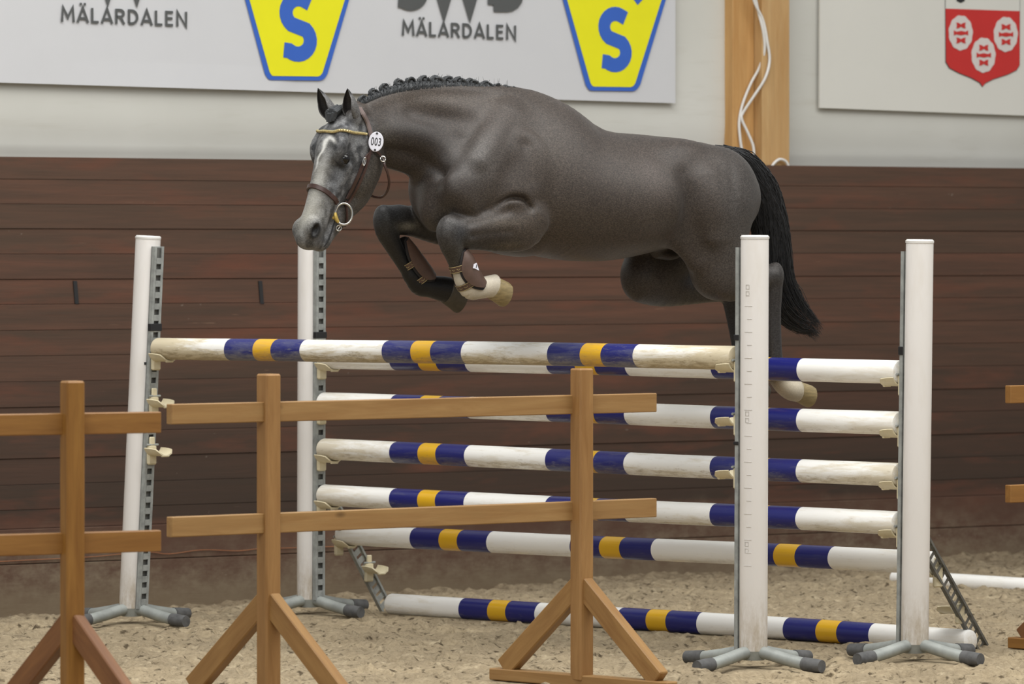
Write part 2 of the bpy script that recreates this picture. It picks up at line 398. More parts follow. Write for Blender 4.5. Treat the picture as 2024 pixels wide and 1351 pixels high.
def shield(xbl, xbr, yb, xtl, xtr, yt, s_box):
    # outer trapezium extended upwards past the picture, with rounded lower corners
    def edge(x0, y0, x1, y1, y): return x0 + (x1 - x0) * (y - y0) / (y1 - y0)
    yT = -175
    def trap(ins, off, mat, nm):
        L0 = xbl + ins * 1.05; R0 = xbr - ins * 1.05; yB = yb - ins
        Lt = edge(xbl, yb, xtl, yt, yT) + ins * 1.05; Rt = edge(xbr, yb, xtr, yt, yT) - ins * 1.05
        dl = (Lt - L0) / (yT - yB); dr = (Rt - R0) / (yT - yB); r = 12 - ins * .6
        pts = [q(Lt, yT + ins, off), q(L0 + dl * -r, yB - r, off), q(L0 + r * .12, yB - r * .35, off), q(L0 + r * .45, yB - r * .05, off), q(L0 + r, yB, off),
               q(R0 - r, yB + 1, off), q(R0 - r * .45, yB - r * .05, off), q(R0 - r * .12, yB - r * .35, off), q(R0 + dr * -r, yB - r, off), q(Rt, yT + ins, off)]
        return flat_poly(nm, pts, off, mat, ban)
    trap(0, TO, M['bprint'], 'shield_border'); trap(8, TO - .002, M['yprint'], 'shield_field')
    x0, y0, x1, y1, h = s_box
    text_obj('letter', 'S', x0 + 4, y0 - 2, (x1 - 2, y1 - 2), h * .97, TO - .004, M['bprint'], ban, bold=.235)
    text_obj('letter', 'R', x0 - 12, y0 - h - 20, (x1 + 34, y1 - h - 17), h, TO - .004, M['bprint'], ban, bold=.235)
shield(527, 644, 158, 485, 690, 0, (551, 117, 622, 119, 132))
shield(1161, 1262, 179, 1113, 1316, 0, (1181, 138, 1245, 140, 122))

ban2 = wall_root('sign_board'); tag(ban2, 'white sign board with a red shield of three pale wheels, right of the pillar', 'sign')
B2 = OFFW - .03
pts = [q(1620, 213, B2), q(2700, 254, B2), q(2700, -220, B2), q(1622, -260, B2)]
flat_poly('board', pts, B2, M['banner2'], ban2, .012)
pts = [(1868, 17), (2014, 22), (2014, 128), (2008, 138), (1990, 147), (1962, 156), (1946, 164), (1941, 171), (1936, 163), (1920, 154), (1895, 144), (1876, 134), (1869, 122)]
pts = pts[:1] + pts[1:]
def s2(pts, g): cx_, cy_ = 1941, 80; return [(cx_ + (x - cx_) * g, cy_ + (y - cy_) * g) for x, y in pts]
outl = [(1867, -89), (2016, -85)] + [(x + (1 if x > 1941 else -1 if x < 1940 else 0), y + 1.2) for x, y in pts[2:]]
flat_poly('shield_outline', [q(x, y, B2) for x, y in outl], B2 - .003, M['greyprint'], ban2)
flat_poly('shield_field', [q(x, y, B2) for x, y in [(1868, -88), (2015, -84), (2014, 22), (1868, 17)]], B2 - .006, M['banner2'], ban2)
flat_poly('shield_field', [q(x, y, B2) for x, y in pts], B2 - .006, M['rprint'], ban2, .002)
flat_poly('emblem', [q(x, y, B2) for x, y in [(1889, -40), (1907, -40), (1905, 2), (1897, 6), (1889, 2)]], B2 - .009, M['ink'], ban2)
def wheel(cx_, cy_, rx, ry):
    mb_ = []; n = 44
    ring = []
    for i in range(n):
        a_ = 2 * math.pi * i / n; k = 1.0 if (i % 4) < 2 else .965
        ring.append(q(cx_ + rx * k * math.cos(a_), cy_ - ry * k * math.sin(a_), B2))
    flat_poly('wheel', ring, B2 - .009, M['paleprint'], ban2)
    for dy in (-14.5, 15): flat_poly('wheel_mark', [q(cx_ + x, cy_ + dy + y, B2) for x, y in ((-9, -6), (-4, -5), (0, -2), (4, -5), (9, -6), (8, 0), (9, 6), (4, 5), (0, 2), (-4, 5), (-9, 6), (-8, 0))], B2 - .012, M['rprint'], ban2)
    flat_poly('wheel_mark', [q(cx_ + x, cy_ + y, B2) for x, y in ((-14, -5), (-9, -2), (0, -4), (9, -2), (14, -5), (14, 5), (9, 3), (0, 5), (-9, 3), (-14, 5))], B2 - .012, M['rprint'], ban2)
wheel(1897, 65, 24, 35); wheel(1986, 68, 24, 35); wheel(1942, 109, 24, 35)

# ---- sand floor
def vnoise(X, Y, seed):
    xi = np.floor(X).astype(np.int64); yi = np.floor(Y).astype(np.int64); fx = X - xi; fy = Y - yi
    fx = fx * fx * (3 - 2 * fx); fy = fy * fy * (3 - 2 * fy)
    def h(a, b):
        n_ = (a * 374761393 + b * 668265263 + seed * 974634777) & 0x7fffffff; n_ = ((n_ ^ (n_ >> 13)) * 1274126177) & 0x7fffffff
        return ((n_ ^ (n_ >> 16)) & 0xffff) / 65535.0
    return (h(xi, yi) * (1-fx) + h(xi+1, yi) * fx) * (1-fy) + (h(xi, yi+1) * (1-fx) + h(xi+1, yi+1) * fx) * fy
xs_ = np.concatenate([np.arange(-14, -3.0, .3), np.arange(-3.0, 3.9, .0125), np.arange(3.9, 16, .3)])
ys_ = np.concatenate([np.arange(4, 16.6, .4), np.arange(16.6, 28.2, .017), np.arange(28.2, 36, .4)])
GX, GY = np.meshgrid(xs_, ys_)
def fbm(sx, sy, o, g=.55, seed=1):
    z = 0; a_ = 1; t = 0
    for k in range(o): z = z + a_ * (vnoise(GX * sx * 2**k + 17 * k, GY * sy * 2**k + 5 * k, seed + k) - .5); t += a_; a_ *= g
    return z / t
Z = .030 * fbm(1.6, 1.6, 3, .5, 3) + .026 * fbm(8, 8, 3, .75, 9) 
cl_ = vnoise(GX * 27, GY * 22, 31) * vnoise(GX * 12 + 3, GY * 12, 47)
Z += .028 * np.clip(cl_ - .36, 0, 1) / .64 - .030 * np.clip(vnoise(GX * 5, GY * 5, 77) - .6, 0, 1) / .4 - .035 * np.clip(vnoise(GX * 17, GY * 14, 78) - .62, 0, 1) / .38 + .014 * (vnoise(GX * 24, GY * 24, 91) - .5) + .014 * (vnoise(GX * 41, GY * 38, 92) - .5) - .03 * np.clip(vnoise(GX * 19, GY * 15, 79) - .68, 0, 1) / .32
# sand banked along the wall
dist = (GX - WA.x) * (-WN.x) + (GY - WA.y) * (-WN.y)
Z += (-.065 + .022 * GX) * np.exp(-np.clip(dist, 0, 9) / .8) + .03 * np.exp(-np.clip(dist, 0, 9) / .12)
# keep it low where things stand
Z = np.clip(Z, -.13, .10)
def press(x, y, r, z=-.002):
    g = np.exp(-(((GX - x) ** 2 + (GY - y) ** 2) / r ** 2) ** 2); Z[:] = Z * (1 - g) + z * g
# ------------------------------------------------------------------ the horse: one continuous body grown from a smooth distance field
PSI = R(32.0)
HF = Vector((-math.cos(PSI), -math.sin(PSI), 0)); HL = Vector((math.sin(PSI), -math.cos(PSI), 0))
D0 = 20.7; HO = at(1150, 400, D0)

def P(px, py, b=0.0):
    """photograph pixel on the horse's plane b metres to its left -> horse-local (forward, left, up)"""
    k = (px - CXP) / FPX
    a = (k * (D0 + b * HL.y) - HO.x - b * HL.x) / (HF.x - k * HF.y)
    d = D0 + a * HF.y + b * HL.y
    return np.array([a, b, EYE + (HORY - py) / FPX * d - HO.z])
def pr(px): return px / (FPX / D0)
def to_world(p): return HO + HF * float(p[0]) + HL * float(p[1]) + Vector((0, 0, float(p[2])))
def to_local(w):
    v = Vector(w) - HO; return np.array([v.dot(HF), v.dot(HL), v.z])

HS = 0.0055
G0 = np.array([-1.16, -0.42, -0.86]); G1 = np.array([1.42, 0.46, 0.56])
GN = np.ceil((G1 - G0) / HS).astype(int) + 1
FLD = np.full(GN, 0.3, np.float32)
AX = [(G0[i] + HS * np.arange(GN[i])).astype(np.float32) for i in range(3)]

def sub(lo, hi):
    i0 = np.maximum(0, np.floor((lo - G0) / HS).astype(int)); i1 = np.minimum(GN, np.ceil((hi - G0) / HS).astype(int) + 1)
    if (i1 <= i0).any(): return None, None
    sl = tuple(slice(i0[k], i1[k]) for k in range(3))
    X = AX[0][sl[0]][:, None, None]; Y = AX[1][sl[1]][None, :, None]; Z = AX[2][sl[2]][None, None, :]
    return sl, (X, Y, Z)
def smin(f, d, k):
    h = np.maximum(k - np.abs(f - d), 0) / k
    return np.minimum(f, d) - h * h * k * 0.25
def put(sl, d, k, cut=False):
    f = FLD[sl]
    FLD[sl] = -smin(-f, d, k) if cut else smin(f, d, k)

def loft(st, k=0.03, n=4, side=(0, 1, 0), egg=0.0, cut=False, caps=(1.0, 1.0)):
    """st rows: centre a,b,c, in-plane radius, lateral radius"""
    S = catmull(np.array([np.r_[s[0], s[1], s[2]] for s in st], float), n)
    side = np.array(side, float); MG = 0.07
    lo = (S[:, :3] - S[:, 3:5].max(1)[:, None]).min(0) - MG; hi = (S[:, :3] + S[:, 3:5].max(1)[:, None]).max(0) + MG
    sl, _ = sub(lo, hi)
    if sl is None: return
    i0 = [s.start for s in sl]
    D = np.full([s.stop - s.start for s in sl], 0.25, np.float32)
    for i in range(len(S) - 1):
        p0, p1 = S[i, :3], S[i+1, :3]; ln = np.linalg.norm(p1 - p0)
        if ln < 1e-6: continue
        t = (p1 - p0) / ln; bh = side - t * side.dot(t); bh /= np.linalg.norm(bh); nh = np.cross(t, bh)
        if nh[2] < 0 or (abs(nh[2]) < 0.05 and nh[0] < 0): nh = -nh
        rm = S[i:i+2, 3:5].max() + MG
        s2, XYZ = sub(np.maximum(np.minimum(p0, p1) - rm, lo), np.minimum(np.maximum(p0, p1) + rm, hi))
        if s2 is None: continue
        X, Y, Z = XYZ[0] - p0[0], XYZ[1] - p0[1], XYZ[2] - p0[2]
        al = (X * t[0] + Y * t[1] + Z * t[2]) / ln; tt = np.clip(al, 0, 1)
        rn = S[i, 3] + (S[i+1, 3] - S[i, 3]) * tt; rb = S[i, 4] + (S[i+1, 4] - S[i, 4]) * tt
        vn = X * nh[0] + Y * nh[1] + Z * nh[2]; vb = X * bh[0] + Y * bh[1] + Z * bh[2]; vt = (al - tt) * ln
        if egg: rb = rb * (1 - egg * np.clip(vn / rn, -1, 1))
        re = np.minimum(rn, rb) * (caps[0] if i == 0 else caps[1])
        q = np.sqrt((vn / rn) ** 2 + (vb / rb) ** 2 + (vt / re) ** 2) + 1e-4
        d = (np.sqrt(vn * vn + vb * vb + vt * vt) * (1 - 1 / q)).astype(np.float32)
        d = np.where(q < 0.05, -np.minimum(rn, rb), d)
        r = tuple(slice(s2[j].start - i0[j], s2[j].stop - i0[j]) for j in range(3))
        D[r] = smin(D[r], d, 0.01) if n < 3 else np.minimum(D[r], d)
    put(sl, D, k, cut)

def ell(c, r, rot=0.0, k=0.03, cut=False, yaw=0.0, axes=None):
    """ellipsoid: r = radii along its own axes; rot tips it in the forward/up plane"""
    c = np.array(c, float); rm = max(r) + 0.07
    sl, XYZ = sub(c - rm, c + rm)
    if sl is None: return
    X, Y, Z = XYZ[0] - c[0], XYZ[1] - c[1], XYZ[2] - c[2]
    if axes is None:
        cr, sr = math.cos(rot), math.sin(rot); cy, sy = math.cos(yaw), math.sin(yaw)
        axes = np.array([[cr * cy, sy * cr, sr], [-sy, cy, 0], [-sr * cy, -sr * sy, cr]])
    A = [X * a[0] + Y * a[1] + Z * a[2] for a in axes]
    q = np.sqrt((A[0] / r[0]) ** 2 + (A[1] / r[1]) ** 2 + (A[2] / r[2]) ** 2) + 1e-4
    d = (np.sqrt(X * X + Y * Y + Z * Z) * (1 - 1 / q)).astype(np.float32)
    d = np.where(q < 0.05, -min(r), d)
    put(sl, d, k, cut)

def S_(px, py, b, rn_px, rb): return (P(px, py, b), pr(rn_px), rb)

# trunk: vertical stations from breast to croup (centre pixel, half height in pixels, half width in metres)
# (stations)
loft([S_(895, 345, 0, 84, .150), S_(950, 336, 0, 140, .200), S_(1005, 342, 0, 160, .235), S_(1060, 350, 0, 158, .265), S_(1120, 376, 0, 139, .290),
      S_(1190, 387, 0, 129, .305), S_(1260, 383, 0, 119, .300), S_(1330, 379, 0, 107, .285), S_(1395, 380, 0, 95, .255), S_(1440, 392, 0, 74, .19)],
     k=0.03, n=8, egg=0.16, caps=(0.8, 0.6))
# breast between the shoulders
ell(P(880, 372, 0), (.14, .17, .17), k=0.05)
ell(P(872, 395, .075), (.085, .085, .13), rot=R(20), k=0.04); ell(P(872, 395, -.085), (.085, .085, .13), rot=R(20), k=0.04)
# withers ridge
loft([S_(985, 212, 0, 34, .045), S_(1040, 218, 0, 36, .05), S_(1095, 248, 0, 34, .06), S_(1150, 275, 0, 30, .08)], k=0.05, n=3)
# neck
loft([S_(728, 256, .01, 50, .062), S_(765, 252, .005, 70, .070), S_(810, 254, 0, 84, .080), S_(858, 262, 0, 97, .095), S_(905, 280, 0, 112, .125), S_(955, 305, 0, 130, .17)],
     k=0.05, n=8, egg=0.22)
# crest
loft([S_(728, 208, .008, 13, .03), S_(765, 191, .004, 15, .035), S_(820, 178, 0, 16, .04), S_(890, 178, 0, 17, .045), S_(960, 186, 0, 18, .05), S_(1010, 195, 0, 18, .05)], k=0.035, n=3)
# under-neck muscle from throat to breast
loft([S_(770, 312, .0, 18, .040), S_(815, 322, .0, 20, .048), S_(855, 345, .0, 26, .060), S_(885, 375, .0, 34, .08)], k=0.035, n=3)
# shoulders, both sides
for s in (1, -1):
    sh = 0.0
    loft([(P(1010, 245, .10 * s), .085, .06), (P(985, 300, .155 * s), .115, .075), (P(950, 350, .185 * s), .115, .075), (P(915, 392, .185 * s), .095, .075)], k=0.06, n=7)
    ell(P(1015, 385, .195 * s), (.155, .075, .115), rot=R(-28), k=0.04)     # triceps
    ell(P(1040, 335, .19 * s), (.10, .06, .14), rot=R(-8), k=0.05)
    ell(P(1340, 308, .145 * s), (.12, .055, .045), rot=R(-10), k=0.10)           # point of hip
    ell(P(1420, 385, .135 * s), (.165, .125, .19), rot=R(10), k=0.06)        # haunch
# crease in front of the shoulder and behind the elbow
loft([(P(905, 245, .15), .012, .02), (P(885, 310, .185), .014, .02), (P(872, 365, .19), .012, .02)], k=0.03, n=3, cut=True)
loft([(P(1062, 480, .28), .010, .014), (P(1078, 430, .305), .012, .014), (P(1085, 370, .31), .010, .014)], k=0.03, n=3, cut=True)
# neck, shoulder and quarter muscles on both sides
for s in (1, -1):
    loft([(P(770, 292, .072 * s), .006, .012), (P(815, 300, .082 * s), .009, .014), (P(860, 325, .115 * s), .010, .014), (P(892, 362, .175 * s), .006, .010)], k=0.045, n=5, cut=True)
    loft([(P(775, 265, .066 * s), .022, .012), (P(830, 275, .078 * s), .030, .014), (P(875, 300, .10 * s), .030, .014), (P(915, 335, .14 * s), .020, .012)], k=0.08, n=6)
    loft([(P(820, 215, .082 * s), .005, .006), (P(880, 228, .10 * s), .008, .010), (P(930, 232, .13 * s), .005, .006)], k=0.07, n=5, cut=True)
    ell(P(905, 368, .200 * s), (.055, .045, .055), k=0.05)
    loft([(P(1005, 215, .085 * s), .018, .02), (P(975, 265, .165 * s), .020, .022), (P(945, 320, .225 * s), .018, .02)], k=0.05, n=5)
    loft([(P(1046, 285, .245 * s), .004, .006), (P(1056, 315, .285 * s), .010, .010), (P(1064, 350, .30 * s), .004, .006)], k=0.08, n=5, cut=True)
    loft([(P(1428, 318, .175 * s), .010, .012), (P(1440, 370, .255 * s), .014, .016), (P(1446, 430, .285 * s), .014, .016), (P(1450, 490, .27 * s), .010, .012)], k=0.05, n=5, cut=True)
    loft([(P(1400, 350, .245 * s), .03, .016), (P(1412, 410, .275 * s), .04, .018), (P(1415, 470, .27 * s), .035, .016)], k=0.06, n=5)
# ---- near fore (horse's left)
NB = .20
loft([(P(1046, 430, NB), .088, .075), (P(1028, 444, NB), .104, .078), (P(990, 450, NB), .098, .072), (P(950, 455, NB), .080, .062), (P(918, 460, NB), .066, .054)], k=0.022, n=3)
loft([(P(918, 458, NB), .062, .052), (P(899, 460, NB), .066, .054), (P(892, 478, NB), .052, .048), (P(897, 500, NB), .040, .038), (P(905, 525, NB), .033, .031), (P(917, 552, NB), .034, .032)], k=0.02, n=3)
ell(P(884, 452, NB), (.038, .045, .055), rot=R(15), k=0.025)
loft([(P(917, 552, NB), .036, .034), (P(929, 568, NB), .047, .040), (P(946, 570, NB), .042, .038), (P(966, 566, NB), .044, .040), (P(978, 566, NB), .050, .046)], k=0.018, n=3, caps=(1, .35))
# forearm muscle lines
loft([(P(1010, 415, NB + .07), .010, .010), (P(965, 430, NB + .066), .008, .008), (P(930, 440, NB + .055), .006, .006)], k=0.02, n=3, cut=True)
loft([(P(1015, 458, NB + .085), .008, .010), (P(970, 462, NB + .075), .007, .008), (P(935, 466, NB + .06), .005, .006)], k=0.02, n=3, cut=True)
# fold above the forearm, where it meets the shoulder
loft([(P(985, 405, NB + .055), .008, .016), (P(1010, 391, NB + .06), .009, .018), (P(1035, 393, NB + .06), .009, .018), (P(1050, 410, NB + .065), .006, .014)], k=0.022, n=3, cut=True)
# ---- far fore (horse's right)
FB = -.17
loft([(P(930, 436, FB), .120, .085), (P(890, 440, FB), .100, .078), (P(855, 441, FB), .080, .068), (P(820, 437, FB), .064, .058), (P(790, 435, FB), .057, .050)], k=0.03, n=3)
loft([(P(788, 433, FB), .056, .050), (P(768, 434, FB), .054, .052), (P(764, 455, FB), .047, .045), (P(777, 485, FB), .036, .036), (P(795, 515, FB), .032, .031), (P(814, 544, FB), .032, .031)], k=0.02, n=3)
ell(P(757, 430, FB), (.032, .045, .05), rot=R(-5), k=0.025)
loft([(P(814, 544, FB), .034, .032), (P(829, 561, FB), .046, .042), (P(850, 566, FB), .045, .041), (P(872, 570, FB), .051, .046), (P(886, 573, FB), .054, .050)], k=0.018, n=3, caps=(1, .35))
# ---- near hind
HB = .165
loft([(P(1378, 360, HB - .02), .150, .10), (P(1405, 420, HB), .165, .125), (P(1413, 480, HB), .140, .115), (P(1412, 530, HB), .108, .095), (P(1415, 556, HB), .072, .075)], k=0.06, n=8)
loft([(P(1412, 540, HB), .098, .085), (P(1445, 552, HB), .092, .075), (P(1480, 552, HB), .075, .062), (P(1508, 548, HB), .052, .048), (P(1526, 548, HB), .042, .042)], k=0.03, n=3)
ell(P(1533, 534, HB), (.028, .028, .034), k=0.02)
loft([(P(1526, 545, HB), .044, .044), (P(1527, 572, HB), .042, .040), (P(1528, 610, HB), .034, .032), (P(1529, 660, HB), .033, .030), (P(1531, 705, HB), .034, .032), (P(1533, 735, HB), .044, .040)], k=0.02, n=3)
loft([(P(1533, 735, HB), .042, .038), (P(1545, 758, HB), .038, .036), (P(1562, 770, HB), .043, .041), (P(1576, 772, HB), .046, .044)], k=0.018, n=3, caps=(1, .35))
# ---- far hind
GB = -.15
loft([(P(1400, 380, GB + .02), .150, .11), (P(1360, 440, GB), .150, .115), (P(1300, 515, GB), .140, .105), (P(1278, 545, GB), .115, .095)], k=0.04, n=7)
loft([(P(1270, 548, GB), .105, .085), (P(1310, 562, GB), .093, .078), (P(1360, 570, GB), .068, .062), (P(1410, 574, GB), .048, .048), (P(1442, 576, GB), .042, .042)], k=0.03, n=3)
ell(P(1456, 562, GB), (.026, .026, .032), k=0.02)
loft([(P(1443, 576, GB), .043, .042), (P(1448, 605, GB), .038, .036), (P(1455, 650, GB), .032, .030), (P(1464, 700, GB), .033, .031), (P(1470, 730, GB), .043, .04)], k=0.02, n=3)
loft([(P(1470, 730, GB), .040, .038), (P(1482, 752, GB), .038, .036), (P(1494, 764, GB), .042, .040)], k=0.018, n=3, caps=(1, .35))
# flank fold and the hollow before the haunch, sheath, belly line
loft([(P(1358, 345, .29), .004, .012), (P(1366, 385, .295), .018, .022), (P(1366, 430, .29), .018, .022), (P(1360, 470, .27), .008, .016)], k=0.08, n=5, cut=True)
loft([(P(1300, 497, 0), .030, .030), (P(1325, 497, 0), .036, .032), (P(1342, 492, 0), .030, .03)], k=0.02, n=3)
loft([(P(1330, 445, .18), .050, .035), (P(1350, 480, .19), .045, .03), (P(1375, 515, .19), .035, .025)], k=0.07, n=5)

# ---- head frame: l down the face, n out of the forehead, b to the horse's left
TH = R(24.0); YH = R(10.0)
hf = np.array([math.cos(YH), math.sin(YH), 0]); hb_ = np.array([-math.sin(YH), math.cos(YH), 0]); up_ = np.array([0, 0, 1.0])
hl = -math.cos(TH) * up_ + math.sin(TH) * hf; hn = math.cos(TH) * hf + math.sin(TH) * up_
HPO = P(694, 228, .012)
def H(l, n, b=0.0): return HPO + hl * l + hn * n + hb_ * b
HAX = np.array([hl, hb_, hn])
def hst(l, top, bot, rb, b=0.0): return (H(l, (top + bot) / 2, b), (top - bot) / 2, rb)
# skull and face
loft([hst(-.01, .045, -.09, .058), hst(.05, .075, -.13, .080), hst(.10, .092, -.15, .086), hst(.15, .098, -.15, .086), hst(.21, .092, -.14, .077), hst(.28, .080, -.115, .066),
      hst(.35, .070, -.09, .057), hst(.42, .062, -.065, .050), hst(.48, .060, -.05, .050), hst(.525, .056, -.045, .050), hst(.553, .042, -.035, .044)], k=0.02, n=3, side=hb_, caps=(1, .7))
# jaw
for s in (1, -1):
    ell(H(.17, -.105, .048 * s), (.125, .034, .088), k=0.025, axes=HAX)
    loft([(H(.10, .050, .060 * s), .029, .029), (H(.165, .056, .072 * s), .028, .027), (H(.215, .032, .068 * s), .022, .022)], k=0.022, n=3, side=hb_)       # brow
    loft([(H(.22, -.010, .074 * s), .012, .012), (H(.30, -.012, .060 * s), .010, .010), (H(.36, -.008, .050 * s), .007, .008)], k=0.018, n=3, side=hb_)      # facial crest
    ell(H(.200, .018, .096 * s), (.026, .015, .020), k=0.010, cut=True, axes=HAX)                                                                       # eye socket
    loft([(H(.240, .045, .062 * s), .020, .010), (H(.300, .040, .060 * s), .020, .008)], k=0.03, n=3, side=hb_, cut=True)
    ell(H(.505, .028, .038 * s), (.042, .026, .034), k=0.018, axes=HAX)                                                                                 # nostril wing
    ell(H(.512, .026, .064 * s), (.026, .022, .015), k=0.008, cut=True, axes=HAX)
    ell(H(.02, .015, .055 * s), (.035, .03, .035), k=0.02, axes=HAX)                                                                                    # ear base
    loft([(H(.420, -.034, .052 * s), .004, .014), (H(.46, -.041, .050 * s), .0055, .016), (H(.50, -.045, .050 * s), .0055, .016), (H(.548, -.048, .045 * s), .005, .014)], k=0.006, n=3, side=hb_, cut=True)  # mouth
loft([(H(.05, -.15, 0), .05, .05), (H(.17, -.145, 0), .072, .065), (H(.27, -.140, 0), .070, .055), (H(.36, -.108, 0), .054, .042), (H(.43, -.088, 0), .044, .036), (H(.49, -.074, 0), .032, .036), (H(.520, -.068, 0), .031, .036), (H(.538, -.062, 0), .024, .032)], k=0.02, n=4, side=hb_)
ell(H(.535, -.035, 0), (.028, .034, .030), k=0.02, axes=HAX)
ell(H(.545, .005, 0), (.030, .040, .045), k=0.02, axes=HAX)

# ---- surface nets
def surface_nets(f):
    ins = f < 0
    nx, ny, nz = f.shape
    c = [ins[i:nx-1+i, j:ny-1+j, k:nz-1+k] for i in (0, 1) for j in (0, 1) for k in (0, 1)]
    al = c[0].copy(); an = c[0].copy()
    for q in c[1:]: al &= q; an |= q
    act = an & ~al
    idx = np.argwhere(act); ids = np.full(act.shape, -1, np.int32); ids[act] = np.arange(len(idx))
    acc = np.zeros((len(idx), 3)); cnt = np.zeros(len(idx))
    corners = [(i, j, k) for i in (0, 1) for j in (0, 1) for k in (0, 1)]
    for a in corners:
        for ax in range(3):
            if a[ax] == 0:
                b = list(a); b[ax] = 1
                fa = f[idx[:, 0]+a[0], idx[:, 1]+a[1], idx[:, 2]+a[2]]; fb = f[idx[:, 0]+b[0], idx[:, 1]+b[1], idx[:, 2]+b[2]]
                m = (fa < 0) != (fb < 0)
                t = fa[m] / (fa[m] - fb[m]); pt = np.tile(np.array(a, float), (m.sum(), 1)); pt[:, ax] += t
                acc[m] += pt; cnt[m] += 1
    V = (idx + acc / cnt[:, None]) * HS + G0
    Q = []
    for ax in range(3):
        s0 = [slice(1, n-1) for n in f.shape]; s0[ax] = slice(0, f.shape[ax]-1)
        s1 = list(s0); s1[ax] = slice(1, f.shape[ax])
        A = ins[tuple(s0)]; B = ins[tuple(s1)]
        e = np.argwhere(A != B)
        off = np.array([1, 1, 1]); off[ax] = 0; e = e + off
        o1, o2 = (ax + 1) % 3, (ax + 2) % 3
        def g(d1, d2):
            q = e.copy(); q[:, o1] -= d1; q[:, o2] -= d2; return ids[q[:, 0], q[:, 1], q[:, 2]]
        quad = np.stack([g(1, 1), g(0, 1), g(0, 0), g(1, 0)], 1)
        fl = ins[e[:, 0], e[:, 1], e[:, 2]]
        quad[~fl] = quad[~fl][:, ::-1]
        Q.append(quad)
    Q = np.concatenate(Q); Q = Q[(Q >= 0).all(1)]
    return V, Q
HV, HQ = surface_nets(FLD)
ed = np.concatenate([HQ[:, [0, 1]], HQ[:, [1, 2]], HQ[:, [2, 3]], HQ[:, [3, 0]]]); ed = np.concatenate([ed, ed[:, ::-1]])
deg = np.bincount(ed[:, 0], minlength=len(HV)).astype(float)
for lam in (0.5, -0.52) * 6:
    av = np.stack([np.bincount(ed[:, 0], weights=HV[ed[:, 1], k], minlength=len(HV)) for k in range(3)], 1) / deg[:, None]
    HV = HV + lam * (av - HV)
del FLD

